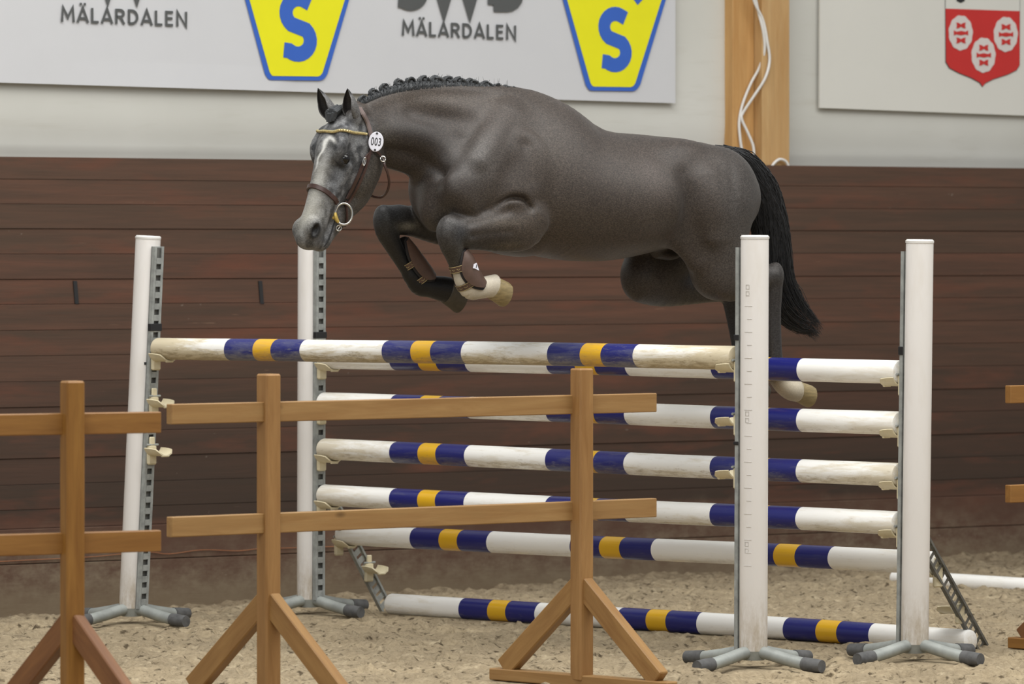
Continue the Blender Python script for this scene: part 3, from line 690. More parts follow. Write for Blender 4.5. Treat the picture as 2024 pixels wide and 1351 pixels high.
# ---- coat colour: greyer, browner, blacker or white coat, with muscle light and shade painted in
def gs(V, c, r):
    d = ((V - np.array(c)) / np.array(r)); return np.exp(-(d * d).sum(1))
def seg_w(V, p, q, r):
    p = np.array(p); q = np.array(q); t = np.clip(((V - p) @ (q - p)) / ((q - p) @ (q - p)), 0, 1)
    d = np.linalg.norm(V - (p + t[:, None] * (q - p)), axis=1); return np.clip(1.5 - d / r, 0, 1)
def coat(V):
    C = np.tile(np.array(lin(63, 56, 51)), (len(V), 1))
    def mixc(w, col):
        w = np.clip(w, 0, 1)[:, None]; C[:] = C * (1 - w) + np.array(lin(*col)) * w
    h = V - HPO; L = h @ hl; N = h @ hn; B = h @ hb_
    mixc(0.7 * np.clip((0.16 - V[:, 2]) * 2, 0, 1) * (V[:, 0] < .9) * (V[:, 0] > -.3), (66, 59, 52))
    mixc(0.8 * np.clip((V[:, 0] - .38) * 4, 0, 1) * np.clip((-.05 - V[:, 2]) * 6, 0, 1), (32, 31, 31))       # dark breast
    mixc(.55 * seg_w(V, P(770, 285, .08), P(880, 360, .15), .13), (44, 39, 36))  # lower neck darker, partly coat and partly shade put into the colour
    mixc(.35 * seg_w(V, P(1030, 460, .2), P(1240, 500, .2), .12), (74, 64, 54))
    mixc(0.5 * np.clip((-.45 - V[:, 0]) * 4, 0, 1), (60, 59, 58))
    mixc(.55 * gs(V, P(845, 262, .13), (.16, .12, .085)), (34, 30, 28)); mixc(.35 * gs(V, P(905, 330, .17), (.10, .12, .11)), (40, 37, 36))  # dark neck patch, partly coat; shade in the valley before the shoulder painted in
    mixc(.40 * gs(V, P(840, 195, .05), (.30, .12, .045)), (96, 88, 80)); mixc(.45 * gs(V, P(955, 300, .25), (.075, .1, .12)), (92, 90, 88)); mixc(.35 * gs(V, P(1090, 290, .25), (.10, .15, .12)), (84, 78, 72))  # lighter crest and upper ribs; shoulder highlight painted into the coat
    mixc(.35 * gs(V, P(1350, 400, .28), (.07, .1, .20)), (40, 36, 33)); mixc(.35 * gs(V, P(1290, 330, .27), (.07, .1, .14)), (88, 80, 76)); mixc(.35 * gs(V, P(1440, 430, .25), (.09, .1, .18)), (80, 80, 80))  # shaded band before the haunch and haunch highlight painted into the coat
    mixc(.45 * gs(V, P(1000, 440, .27), (.10, .06, .018)), (98, 90, 80)); mixc(.4 * gs(V, P(1010, 487, .27), (.07, .06, .018)), (104, 96, 80)); mixc(.5 * gs(V, P(985, 470, .27), (.10, .06, .022)), (40, 34, 30))  # forearm highlights and the shade between them painted into the coat
    # legs darker below elbow and stifle
    for p, q, r, col, w in ((P(880, 445, FB), P(770, 432, FB), .09, (30, 31, 33), .9), (P(765, 440, FB), P(815, 545, FB), .06, (20, 21, 23), .95), (P(825, 555, FB), P(885, 575, FB), .08, (14, 14, 15), 1.0),
                            (P(900, 490, NB), P(912, 540, NB), .055, (60, 57, 50), .8), (P(1526, 560, HB), P(1531, 735, HB), .07, (44, 42, 42), .9),
                            (P(1444, 585, GB), P(1470, 735, GB), .07, (36, 36, 37), .95), (P(1290, 560, GB), P(1420, 575, GB), .12, (50, 47, 44), .6)):
        mixc(w * seg_w(V, p, q, r), col)
    for kp in (P(884, 450, NB), P(760, 428, FB)): mixc(.7 * gs(V, kp, (.06, .07, .06)), (72, 75, 78))
    mixc(.7 * gs(V, P(808, 447, FB + .06), (.035, .04, .016)), (120, 118, 108))
    mixc(.8 * gs(V, P(910, 465, NB + .05), (.035, .05, .04)), (44, 46, 50))
    mixc(1.0 * seg_w(V, P(924, 566, NB), P(985, 566, NB), .062) * (V[:, 1] > .05), (205, 196, 178))             # white socks
    mixc(1.0 * seg_w(V, P(911, 548, NB), P(920, 560, NB), .036) * (V[:, 1] > .05), (196, 188, 170))
    mixc(1.0 * seg_w(V, P(1550, 762, HB), P(1580, 775, HB), .06), (196, 186, 165))
    mixc(.9 * gs(V, P(1322, 497, 0), (.10, .06, .05)), (24, 20, 18))
    # head
    hd = np.clip((L + .05) * 12, 0, 1) * (L < .66) * np.clip((N + .27) * 12, 0, 1) * (N < .2) * np.clip((.19 - np.abs(B)) * 20, 0, 1) * (V[:, 0] > P(800, 300)[0])
    hd = hd * np.clip(1 - (-.10 - N) * 9 * np.clip((.16 - L) * 12, 0, 1), 0, 1)
    w = hd * np.clip((N + .12 + .06 * L) * 10, 0, 1) * np.clip((L + .02) * 14, 0, 1)
    mixc(w * .9, (92, 94, 97))
    nz = np.array([mnoise.noise(Vector((v[0] * 34, v[1] * 34, v[2] * 24))) + .6 * mnoise.noise(Vector((v[0] * 60, v[1] * 60, v[2] * 40))) if ok else 0 for v, ok in zip(V, hd > 0)])
    mixc(w * np.clip(nz * 3, 0, .9), (52, 54, 57)); mixc(w * np.clip(-nz * 3, 0, .7), (118, 120, 122))
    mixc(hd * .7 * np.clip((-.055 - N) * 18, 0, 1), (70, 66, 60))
    mixc(hd * .85 * gs(np.stack([L, N, B], 1), (.33, .06, .02), (.14, .05, .030)), (168, 167, 160))             # pale nose bridge
    mixc(hd * .75 * gs(np.stack([L, N, B], 1), (.46, .05, .01), (.08, .05, .05)), (156, 154, 144))
    mixc(hd * .9 * gs(np.stack([L, N, np.abs(B)], 1), (.20, .03, .09), (.055, .04, .04)), (46, 48, 51))          # round the eyes
    mixc(hd * .75 * gs(np.stack([L, N, np.abs(B)], 1), (.29, .02, .055), (.06, .03, .03)), (56, 58, 62))
    mixc(hd * .8 * gs(np.stack([L, N, np.abs(B)], 1), (.53, .0, .035), (.035, .05, .04)), (88, 88, 88))
    mixc(hd * .98 * np.clip(gs(np.stack([L, N, np.abs(B)], 1), (.512, .025, .056), (.028, .018, .022)) * 3, 0, 1), (16, 15, 15))  # nostril
    mixc(hd * .9 * gs(np.stack([L, N, np.abs(B)], 1), (.49, -.044, .05), (.06, .008, .025)), (40, 38, 36))
    zz = .010 * np.sin(L * 90)
    st = np.exp(-((B - .028 + .25 * (L - .14) + zz * .4) / (.0045 + .0055 * np.exp(-((L - .155) / .03) ** 2))) ** 2) * np.clip((L - .125) * 40, 0, 1) * np.clip((.30 - L) * 14, 0, 1) + np.exp(-((L - .135 - .5 * (B - .03)) / .008) ** 2) * np.exp(-((B - .05) / .02) ** 2)
    mixc(hd * np.clip(st * 1.0, 0, .85) * (N > .03), (214, 214, 210))                                          # star and thin stripe
    return C
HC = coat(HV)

# ---- ears, cupped leaves grown out of the same mesh
EV, EF, EC = [], [], []
def ear(base, tip, open_dir, wid=.068):
    base = np.array(base); tip = np.array(tip); ax = tip - base; ln = np.linalg.norm(ax); ax /= ln
    o = np.array(open_dir, float); o -= ax * o.dot(ax); o /= np.linalg.norm(o); sd = np.cross(ax, o)
    NR, NA = 16, 18; rows = []
    for i in range(NR + 1):
        t = i / NR; w = wid * (0.66 + 0.34 * math.sin(math.pi * min(1, t / .95))) * (1 - t ** 3.6) ** .8 + .002
        cen = base + ax * ln * t + o * (.018 * math.sin(t * math.pi) - .010 * t) 
        half = R(150 - 55 * min(1, t * 1.6)); row = []
        for j in range(NA + 1):
            a = -half + 2 * half * j / NA + math.pi
            row.append((cen + (o * math.cos(a) * .9 + sd * math.sin(a) * .78) * w * .62, 0))
        for j in range(NA, -1, -1):
            a = -half + 2 * half * j / NA + math.pi
            row.append((cen + (o * math.cos(a) * .9 + sd * math.sin(a) * .86) * w * .50, 1))
        rows.append(row)
    n0 = len(HV) + len(EV); K = len(rows[0])
    for r_i, row in enumerate(rows):
        for j, (p, inn) in enumerate(row):
            EV.append(p); t = r_i / NR
            EC.append(lin(30, 27, 26) if inn else (lin(92, 92, 92) if t < .8 else lin(38, 38, 38)))
    for i in range(NR):
        for j in range(K):
            a = n0 + i * K + j; b = n0 + i * K + (j + 1) % K
            EF.append((a, b, b + K, a + K))
    EF.append(tuple(n0 + NR * K + j for j in range(K)))
e1, e2 = P(698, 243, .075), P(682, 176, .055)
ear(H(.022, .02, .062), P(683, 176, .062), hf * 1.0 - hb_ * .05 + up_ * .1)
ear(H(.022, .02, -.062), P(625, 176, -.085), hf * 1.0 - hb_ * .12 + up_ * .1)

M_coat = NT('coat', 0.47, 0, 0.36)
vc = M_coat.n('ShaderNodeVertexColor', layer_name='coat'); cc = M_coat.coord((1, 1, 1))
hn1 = M_coat.noise(M_coat.coord((90, 90, 200)), 2.2, 3, .7); hn2 = M_coat.noise(cc, 11, 5, .65)
hn3 = M_coat.noise(M_coat.coord((1, 1, 1.6)), 130, 2, .6); hn4 = M_coat.noise(M_coat.coord((1, 1, 1), 'Object', (5, 1, 2)), 4.5, 4, .6)
ccol = M_coat.mix(M_coat.ramp(hn1, .47, .62, 0, 1), vc.outputs[0], (2.05, 2.0, 1.95), 'MULTIPLY')
ccol = M_coat.mix(M_coat.ramp(hn3, .44, .58, 0, .85), ccol, (.50, .48, .47), 'MULTIPLY')
ccol = M_coat.mix(M_coat.ramp(hn2, .3, .7, .0, .45), ccol, (.66, .64, .62), 'MULTIPLY')
ccol = M_coat.mix(M_coat.ramp(hn4, .35, .65, .0, .5), ccol, (.74, .71, .68), 'MULTIPLY')
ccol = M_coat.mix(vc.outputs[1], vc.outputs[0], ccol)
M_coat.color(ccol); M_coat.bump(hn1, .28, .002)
M_coat.b.inputs['Sheen Weight'].default_value = .06; M_coat.b.inputs['Sheen Roughness'].default_value = .45
M['coat'] = M_coat.mat

horse = empty('horse', HO, math.atan2(HF.y, HF.x))   # local +X forward, +Y to its left
# local axes of the empty: X = forward, Y = left
tag(horse, 'dark grey horse with braided mane jumping over the striped poles', 'horse')
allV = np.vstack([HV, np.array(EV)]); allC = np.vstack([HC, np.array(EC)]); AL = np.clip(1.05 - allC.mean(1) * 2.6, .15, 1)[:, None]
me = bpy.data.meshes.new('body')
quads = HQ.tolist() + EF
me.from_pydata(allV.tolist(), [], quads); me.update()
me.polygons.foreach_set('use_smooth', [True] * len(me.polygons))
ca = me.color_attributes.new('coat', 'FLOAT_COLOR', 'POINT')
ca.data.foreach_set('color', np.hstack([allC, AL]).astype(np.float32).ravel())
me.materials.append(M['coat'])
body = bpy.data.objects.new('body', me); COL.objects.link(body); body.parent = horse
BVH = BVHTree.FromPolygons([Vector(v) for v in HV], HQ.tolist())

def hit(px, py, off=0.004):
    """where the sight line of a pixel meets the horse's skin (horse-local)"""
    o = to_local((0, 0, EYE)); t = to_local(at(px, py, 10)); d = Vector(t - o).normalized()
    loc, nor, i, ds = BVH.ray_cast(Vector(o), d)
    if loc is None:
        loc, nor, i, ds = BVH.find_nearest(Vector(P(px, py, .1)))
    return np.array(loc) + np.array(nor) * off, np.array(nor)
def skin(p, off=0.004, toward=None):
    """nearest skin point to p, seen from outside along p -> toward"""
    if toward is not None:
        d = Vector(np.array(toward) - np.array(p)).normalized()
        loc, nor, i, ds = BVH.ray_cast(Vector(p), d)
        if loc is not None: return np.array(loc) + np.array(nor) * off, np.array(nor)
    loc, nor, i, ds = BVH.find_nearest(Vector(p)); return np.array(loc) + np.array(nor) * off, np.array(nor)

# eyes
M['eye'] = m_simple('eye', lin(14, 11, 10), 0.08, var=0.1)
for s in (1, -1):
    bm = bmesh.new(); bmesh.ops.create_icosphere(bm, subdivisions=3, radius=.0235)
    mb = MB(); mb.take(bm, None, H(.200, .019, .0730 * s)); mb.build('eye', M['eye'], horse, True)
    # lids: two arcs round the eye
    mb = MB()
    for sg in (1, -1):
        pts = []
        for i in range(9):
            u = -1 + 2 * i / 8
            q, nn = skin(H(.200 + .026 * u, .018 + sg * (.015 * (1 - u * u) - .001), .14 * s), .0005, H(.200 + .026 * u, .018 + sg * .012 * (1 - u * u), 0))
            pts.append(q)
        mb.tube(pts, [.002 + .0035 * math.sin(math.pi * i / 8) for i in range(9)], 8)
    lid = mb.build('eyelid', M['coat'], horse, True)
    cl = lid.data.color_attributes.new('coat', 'FLOAT_COLOR', 'POINT')
    cl.data.foreach_set('color', [x for _ in lid.data.vertices for x in (*lin(64, 65, 68), 1)])

# dark inside of the nostrils, and the line of the lips
M['nostril'] = m_simple('nostril_skin', lin(13, 11, 11), .7)
for s in (1, -1):
    q_, nn = skin(H(.512, .027, .2 * s), -.004, H(.512, .027, 0)); nn = np.array(nn); u1 = hl * .97 - hn * .25; u1 = u1 - nn * u1.dot(nn); u1 /= np.linalg.norm(u1); u2 = np.cross(nn, u1)
    mb = MB(); vs = [q_ + nn * .005] + [q_ + u1 * .0235 * math.cos(a_) + u2 * .0125 * math.sin(a_) + nn * .001 for a_ in np.linspace(0, 2 * math.pi, 25)[:-1]] + [q_ - nn * .006]
    mb.add(vs, [(0, 1 + k_, 1 + (k_ + 1) % 24) for k_ in range(24)] + [(25, 1 + (k_ + 1) % 24, 1 + k_) for k_ in range(24)]); mb.build('nostril', M['nostril'], horse, True)
lp = [hit(x, y, .0)[0] for x, y in ((662, 427), (661, 437), (658, 448), (655, 458), (651, 469), (646, 479), (640, 487))]
mb = MB(); mb.tube(catmull(np.array(lp), 5), [.0026] * 8 + [.0034] * 15 + [.0028] * 8, 6); mb.build('mouth', M['nostril'], horse, True)

# hooves
M['horn'] = m_simple('horn', lin(140, 124, 88), .5, var=.3, scale=30, stretch=(1, 1, 4))
M['darkhorn'] = m_simple('dark_horn', lin(62, 56, 46), .6, var=.3, scale=30)
def hoof(c0, c1, sole_up, r0, r1, mat, label=None):
    """c0 coronet centre, c1 sole centre"""
    c0 = np.array(c0); c1 = np.array(c1); ax = c1 - c0; ln = np.linalg.norm(ax); ax /= ln
    toe = np.array(sole_up, float); toe -= ax * toe.dot(ax); toe /= np.linalg.norm(toe); sd = np.cross(ax, toe)
    n = 28; vs = []; fs = []; rows = [(0, .93, 0), (.06, 1.02, 0), (.5, 1.0, .35), (.92, 1.0, .75), (1.0, .97, .8), (.97, .80, .7), (.90, .55, .3), (.88, .02, 0)]
    for (t, m_, sh) in rows:
        r = (r0 + (r1 - r0) * min(t, 1)) * m_
        for k in range(n):
            a = 2 * math.pi * k / n; ca_, sa_ = math.cos(a), math.sin(a)
            fl = 1.0 if ca_ > -.55 else .82
            vs.append(c0 + ax * ln * t + toe * (ca_ * r * fl * 1.08 + sh * .018) + sd * sa_ * r)
    for i in range(len(rows) - 1):
        for k in range(n): fs.append((i*n+k, i*n+(k+1)%n, (i+1)*n+(k+1)%n, (i+1)*n+k))
    fs.append(tuple(range(n))[::-1]); fs.append(tuple((len(rows)-1)*n + k for k in range(n)))
    mb = MB(); mb.add(vs, fs); o = mb.build('hoof', mat, horse, True)
    if label: o['label'] = label
    return o
hoof(P(973, 566, NB), P(998, 572, NB - .01), (-.2, 0, -1), .047, .053, M['horn'], 'pale yellowish horn hoof')
hoof(P(882, 572, FB), P(912, 582, FB), (-.2, 0, -1), .051, .060, M['darkhorn'], 'dark horn hoof')
hoof(P(1574, 771, HB), P(1598, 774, HB - .02), (-.3, .1, -1), .042, .048, M['horn'], 'pale yellowish horn hoof')
hoof(P(1492, 763, GB), P(1512, 772, GB), (-.3, 0, -1), .042, .048, M['darkhorn'], 'dark horn hoof')

# plaited mane
def plait(px, py, rad, tall):
    c = P(px, py + 1, .012); mb = MB(); r = pr(rad * 1.14)
    bm = bmesh.new(); bmesh.ops.create_icosphere(bm, subdivisions=3, radius=1)
    ph = rng.random() * 6
    for v in bm.verts:
        a = math.atan2(v.co.z, v.co.x); q = 1 + .13 * math.sin(5 * a + 7 * v.co.y + ph) + .08 * math.sin(11 * v.co.z + ph)
        v.co = Vector((v.co.x * r * q * 1.05, v.co.y * r * .85 * q, v.co.z * r * tall * q))
    mb.take(bm, None, c)
    for k in range(3):    # the rolled braid: three ropes wound over one another
        pts = []; tw = ph + k * 2.1
        for i in range(17):
            a = tw + 2.6 * math.pi * i / 16; u = -1 + 2 * i / 16
            pts.append(c + np.array([math.cos(a) * r * .92, (.35 + .55 * math.sin(a * .5 + k)) * r * .9, math.sin(a) * r * tall * .95 + .12 * r * u]))
        mb.tube(pts, r * .23, 6, False)
    for k in range(10):
        a = rng.random() * 6.28; q_ = c + np.array([math.cos(a) * r, r * .5, math.sin(a) * r * tall])
        mb.tube([q_, q_ + np.array([math.cos(a), .3, math.sin(a)]) * r * (.2 + .35 * rng.random())], [.0012, .0004], 4, False)
    base = P(px + 4, py + rad * 1.1, .018)
    mb.tube([c + np.array([0, .006, -r * .4]), base, P(px + 9, py + rad * 1.1 + 7, .03)], [r * .75, r * .8, r * .35], 8)
    return mb.build('mane_plait', M['hair'], horse, True)
for px, py, rd, tl in ((716, 198, 8, 1), (737, 184, 8, 1), (759, 175, 8.5, 1), (787, 165, 8, 1), (809, 163, 9, .95), (836, 161, 11, .8), (860, 161, 12, .75), (883, 162, 12, .72), (905, 163, 12, .68), (929, 165, 12, .62),
                       (958, 169, 10.5, .62), (981, 172, 8, .7), (998, 174, 8, .6), (1012, 176, 6, .7)):
    plait(px, py, rd, tl)
mb = MB()   # roots of the mane along the crest
pts = [P(a, b, .016) for a, b in ((708, 211), (730, 199), (760, 187), (800, 177), (845, 172), (890, 172), (940, 174), (985, 179), (1020, 182))]
S = catmull(np.array(pts), 6)
mb.tube(S, [.014 + .013 * math.sin(math.pi * min(1, i / (len(S) - 1) * 1.0)) for i in range(len(S))], 10)
for i in range(260):
    t = rng.random() * .98; j = int(t * (len(S) - 1)); q = S[j]; rr_ = .014 + .013 * math.sin(math.pi * t)
    pts = [q + np.array([rng.normal() * .004, math.sin(a_) * rr_ * 1.05, math.cos(a_) * rr_ * 1.05]) for a_ in (.3, .8, 1.3, 1.8, 2.2)]
    mb.tube([p_ + np.array([.006 * k_, 0, 0]) for k_, p_ in enumerate(pts)], [.0022, .003, .003, .002, .0006], 4, False)
for i in range(45):
    t = rng.random() * .97; q = S[int(t * (len(S) - 1))]
    mb.tube([q + np.array([0, .02, .0]), q + np.array([rng.normal() * .01, .022, .03 + rng.random() * .02])], [.0012, .0003], 4)
mb.build('mane_roots', M['hair'], horse, True)
mb = MB()   # forelock knot
c = H(.035, .085, .0)
for k in range(9):
    a = k * 2.4; p0 = c + hl * (.012 * math.cos(a)) + hb_ * (.022 * math.sin(a)); 
    mb.tube([p0 - hl * .03 - hn * .01, p0 + hn * .012, p0 + hl * .025 + hn * .004], [.008, .013, .007], 8)
mb.tube([H(-.01, .045, 0), H(.03, .085, 0), H(.07, .092, 0)], [.018, .02, .004], 10)
mb.build('forelock', M['hair'], horse, True)

# tail: a solid dock under several hundred tapering locks
GT = np.array([list(P(x, y, b)) + [w1, w2] for x, y, b, w1, w2 in
               ((1404, 298, 0, .012, .02), (1440, 306, 0, .030, .035), (1478, 332, 0, .055, .045), (1505, 380, 0, .070, .055), (1521, 440, 0, .074, .060), (1530, 500, .0, .070, .060), (1537, 555, .0, .068, .055), (1556, 600, .0, .075, .045), (1582, 628, 0, .060, .03), (1604, 642, 0, .040, .02))])
TS = catmull(GT, 8)
mb = MB()
def tail_frame(i):
    t = TS[min(i+1, len(TS)-1), :3] - TS[max(i-1, 0), :3]; t /= np.linalg.norm(t)
    n_ = np.cross(t, [0, 1, 0]); n_ /= np.linalg.norm(n_); return t, n_
core = []
for i in range(len(TS)): core.append(TS[i, :3])
mb.tube(core[:62], [TS[i, 3] * .72 * (1 if i < 40 else max(.15, 1 - (i - 40) / 24)) for i in range(62)], 12)
for s in range(1050):
    a = rng.random() * 2 * math.pi; rr = .55 + .5 * rng.random() ** .5
    i0 = int(rng.integers(0, 14)); i1 = int(min(len(TS) - 1, 40 + rng.integers(0, 34)))
    if s % 5 == 0: i1 = len(TS) - 1
    ext = rng.random() * .06 if i1 > 64 else 0; ph = rng.random() * 6; wob = .003 + .006 * rng.random(); pts = []; rads = []
    idx = np.linspace(i0, i1, 13)
    lockr = .0013 + .0024 * rng.random()
    for q, ii in enumerate(idx):
        ii = int(round(ii)); t, n_ = tail_frame(ii); w = TS[ii]
        aa = a + .5 * math.sin(q * .35 + ph)
        p = w[:3] + n_ * math.cos(aa) * w[3] * rr * (1 + .12 * math.sin(ph * 3)) + np.array([0, 1, 0]) * math.sin(aa) * w[4] * rr + n_ * wob * math.sin(q * 1.1 + ph)
        pts.append(p); rads.append(lockr * (1 - .85 * (q / 12) ** 1.5))
    if ext: pts.append(pts[-1] + (pts[-1] - pts[-2]) / np.linalg.norm(pts[-1] - pts[-2]) * ext + np.array([0, 0, -.02 * rng.random()])); rads.append(.0004)
    mb.tube(pts, rads, 4, False)
tl = mb.build('tail', M['tailhair'], horse, True)
# ------------------------------------------------------------------ jump standards, cups, poles
def base_pt(px, py_bot, s):
    d = FPX / s; return Vector(((px - CXP) / FPX * d, d, 0))
SF = {  # name: base pixel x, top pixel x, scale px/m, total height
    'LF': (260, 293, 448.5, 1.702), 'RF': (1489, 1492, 502.0, 1.698), 'LR': (611, 613, 437.5, 1.69), 'RR': (1808, 1818, 493.5, 1.682)}
SB, ST = {}, {}
for k, (xb, xt, s, h) in SF.items():
    d = FPX / s; SB[k] = Vector(((xb - CXP) / FPX * d, d, .065)); ST[k] = Vector(((xt - CXP) / FPX * d, d, h))
UV = (SB['RF'] - SB['LF']); UV.z = 0; UF = UV.normalized()
UV = (SB['RR'] - SB['LR']); UV.z = 0; UR = UV.normalized()
VF = Vector((-UF.y, UF.x, 0))
def on(k, z): return SB[k].lerp(ST[k], (z - .065) / (ST[k].z - .065))

M['pipe'] = None
pm = NT('white_pipe', .38, 0, .45); pc = pm.coord((3, 3, .8)); pn = pm.noise(pc, 4, 4, .6)
pcol = pm.mix(pm.ramp(pn, .5, .8, 0, .3), lin(232, 229, 226), lin(200, 190, 172))
pz = pm.n('ShaderNodeSeparateXYZ'); pg = pm.n('ShaderNodeNewGeometry'); pm.l(pg.outputs['Position'], pz.inputs[0])
pn2 = pm.noise(pm.coord((6, 6, 2)), 5, 5, .7)
pcol = pm.mix(pm.math('MULTIPLY', pm.ramp(pz.outputs['Z'], .32, .06), pm.ramp(pn2, .35, .7)), pcol, lin(168, 150, 120))
pm.color(pcol); M['pipe'] = pm.mat

def standard(k, inward, label, ticks=False):
    b, t = SB[k], ST[k]; u = inward; root = empty('jump_standard', (b.x, b.y, 0))
    tag(root, label, 'jump standard', 'four white jump standards')
    off = Vector((b.x, b.y, 0)); L = lambda p: Vector(p) - off
    mb = MB(); ax = (t - b).normalized()
    mb.tube([L(b), L(b + ax * .004), L(t - ax * .012)], [.054, .0555, .0555], 32)
    mb.build('post', M['pipe'], root, True)
    mb = MB(); mb.tube([L(t - ax * .012), L(t - ax * .004), L(t + ax * .003)], [.0572, .0578, .052], 32); mb.build('end_cap', M['white_plastic'], root, True)
    # slotted track
    v = Vector((-u.y, u.x, 0)); o0 = b + u * .064; zt = t.z - .045; A = L(b + u * .066); B = L(on(k, zt) + u * .066)
    rot = Matrix((u, v, ax)).transposed(); rot = Matrix(((u.x, v.x, ax.x), (u.y, v.y, ax.y), (u.z, v.z, ax.z)))
    ln = (B - A).length; mb = MB(); mid = (A + B) / 2
    mb.box(mid - u * .010, (.004, .058, ln), rot)                       # back web
    for s in (-1, 1): mb.box(mid + v * .027 * s - u * .002, (.020, .004, ln), rot)
    for s in (-1, 1): mb.box(mid + v * .0215 * s + u * .008, (.003, .013, ln), rot)
    n = int(ln / .05)
    for i in range(n):
        mb.box(A + ax * (.03 + .05 * i) + u * .008, (.003, .034, .026), rot)
    mb.build('track', M['galv'], root)
    mb = MB(); mb.box(mid - u * .0065, (.002, .050, ln - .01), rot); mb.build('track_back', M['galvdark'], root)
    # four splayed feet
    for dv in (u, -u, v, -v):
        mb = MB(); c0 = Vector((0, 0, .062)) + (b - off - Vector((0, 0, b.z))) ; p = [c0 + dv * .0 , c0 + dv * .06 + Vector((0, 0, -.002)), c0 + dv * .16 + Vector((0, 0, -.020)), c0 + dv * .27 + Vector((0, 0, -.037))]
        mb.tube(catmull(np.array([list(x) for x in p]), 5), .0245, 14); ft = mb.build('foot', M['foot'], root, True)
        mb = MB(); p = [c0 + dv * .255 + Vector((0, 0, -.034)), c0 + dv * .30 + Vector((0, 0, -.038)), c0 + dv * .345 + Vector((0, 0, -.039))]
        mb.tube(p, [.027, .028, .025], 14); mb.build('rubber_sleeve', M['rubber'], ft, True)
    mb = MB(); mb.tube([Vector((0, 0, .030)), Vector((0, 0, .066))], [.045, .055], 20); mb.build('foot_hub', M['foot'], root, True)
    if ticks:
        w = (-b).normalized(); w.z = 0; w.normalize(); sd = Vector((-w.y, w.x, 0))
        for i, y in enumerate(np.arange(604, 1140, 25.6)):
            mb = MB(); z = EYE + (HORY - y) / 502.0; ln_ = .030 if i % 2 == 0 else .018
            px_off = (-12 - (0 if i % 2 == 0 else -2)) / 502.0
            pts = []
            for q_ in np.linspace(-1, 1, 5):
                xo = px_off + ln_ / 2 * q_; yo = math.sqrt(.0560 ** 2 - xo ** 2); pts.append(L(on(k, z)) + w * yo + sd * xo * (-1 if sd.x < 0 else 1))
            mb.tube(pts, .0013, 4)
            mb.build('tick_mark', M['mark'], root)
        for y in (573, 823, 1080):     # worn marks where the height figures were
            mb = MB(); z = EYE + (HORY - y) / 502.0; xo = -14 / 502.0; yo = math.sqrt(.0558 ** 2 - xo ** 2); c = L(on(k, z)) + w * yo + sd * xo * (-1 if sd.x < 0 else 1)
            rt = Matrix.Rotation(math.atan2(sd.y, sd.x) + xo / .0558, 3, 'Z')
            for zz in (-.013, .013):
                for (dx, dz, wx, wz) in ((0, .008, .015, .002), (0, -.008, .015, .002), (-.007, 0, .002, .017), (.007, 0, .002, .017 if zz > 0 else .008)):
                    mb.box(c + rt @ Vector((dx, 0, 0)) + Vector((0, 0, zz + dz)), (wx, .0012, wz), rt)
            mb.build('worn_mark', M['mark'], root)
    return root
M['foot'] = m_simple('zinc_foot', lin(150, 154, 150), .5, .15, var=.25, scale=9)
M['mark'] = m_simple('faded_mark', lin(182, 178, 172), .6)
r1 = standard('LF', UF, 'white jump standard with grey slotted track, left end of the front pole')
r2 = standard('RF', -UF, 'white jump standard with small height marks, nearest, in front of the hind legs', True)
r3 = standard('LR', UR, 'white jump standard with grey track, under the horse\'s muzzle')
r4 = standard('RR', -UR, 'plain white jump standard furthest right, at the rear pole ends')
def tape(k, root, z, h, u, wide=True, lab=None):
    mb = MB(); b = SB[k]; p = on(k, z) - Vector((b.x, b.y, 0)); ang = math.atan2(u.y, u.x)
    c = p + u * .068; mb.box(c, (.024, .066, h), Matrix.Rotation(ang, 3, 'Z'), bev=.002)
    o = mb.build('black_tape', M['black'], root)
tape('LF', r1, EYE + (HORY - 646) / 448, .032, UF); tape('LR', r3, EYE + (HORY - 661) / 437, .028, UR)
tape('RF', r2, EYE + (HORY - 667) / 502, .022, -UF); tape('RR', r4, EYE + (HORY - 693) / 493, .034, -UR); tape('RF', r2, EYE + (HORY - 876) / 502, .014, -UF)
mb = MB(); w_ = (-SB['LF']).normalized(); p_ = on('LF', EYE + (HORY - 717) / 448) - Vector((SB['LF'].x, SB['LF'].y, 0))
sd_ = Vector((-w_.y, w_.x, 0)).normalized()
for q_ in np.linspace(0, 1, 6):
    xo = .012 + .038 * q_; yo = math.sqrt(.0562 ** 2 - xo ** 2); c = p_ + w_ * yo - sd_ * -xo if False else p_ + w_ * yo + Vector((1, 0, 0)) * xo
    mb.box(c, (.010, .003, .012), Matrix.Rotation(-xo / .0562, 3, 'Z'))
mb.build('black_tape', M['black'], r1)

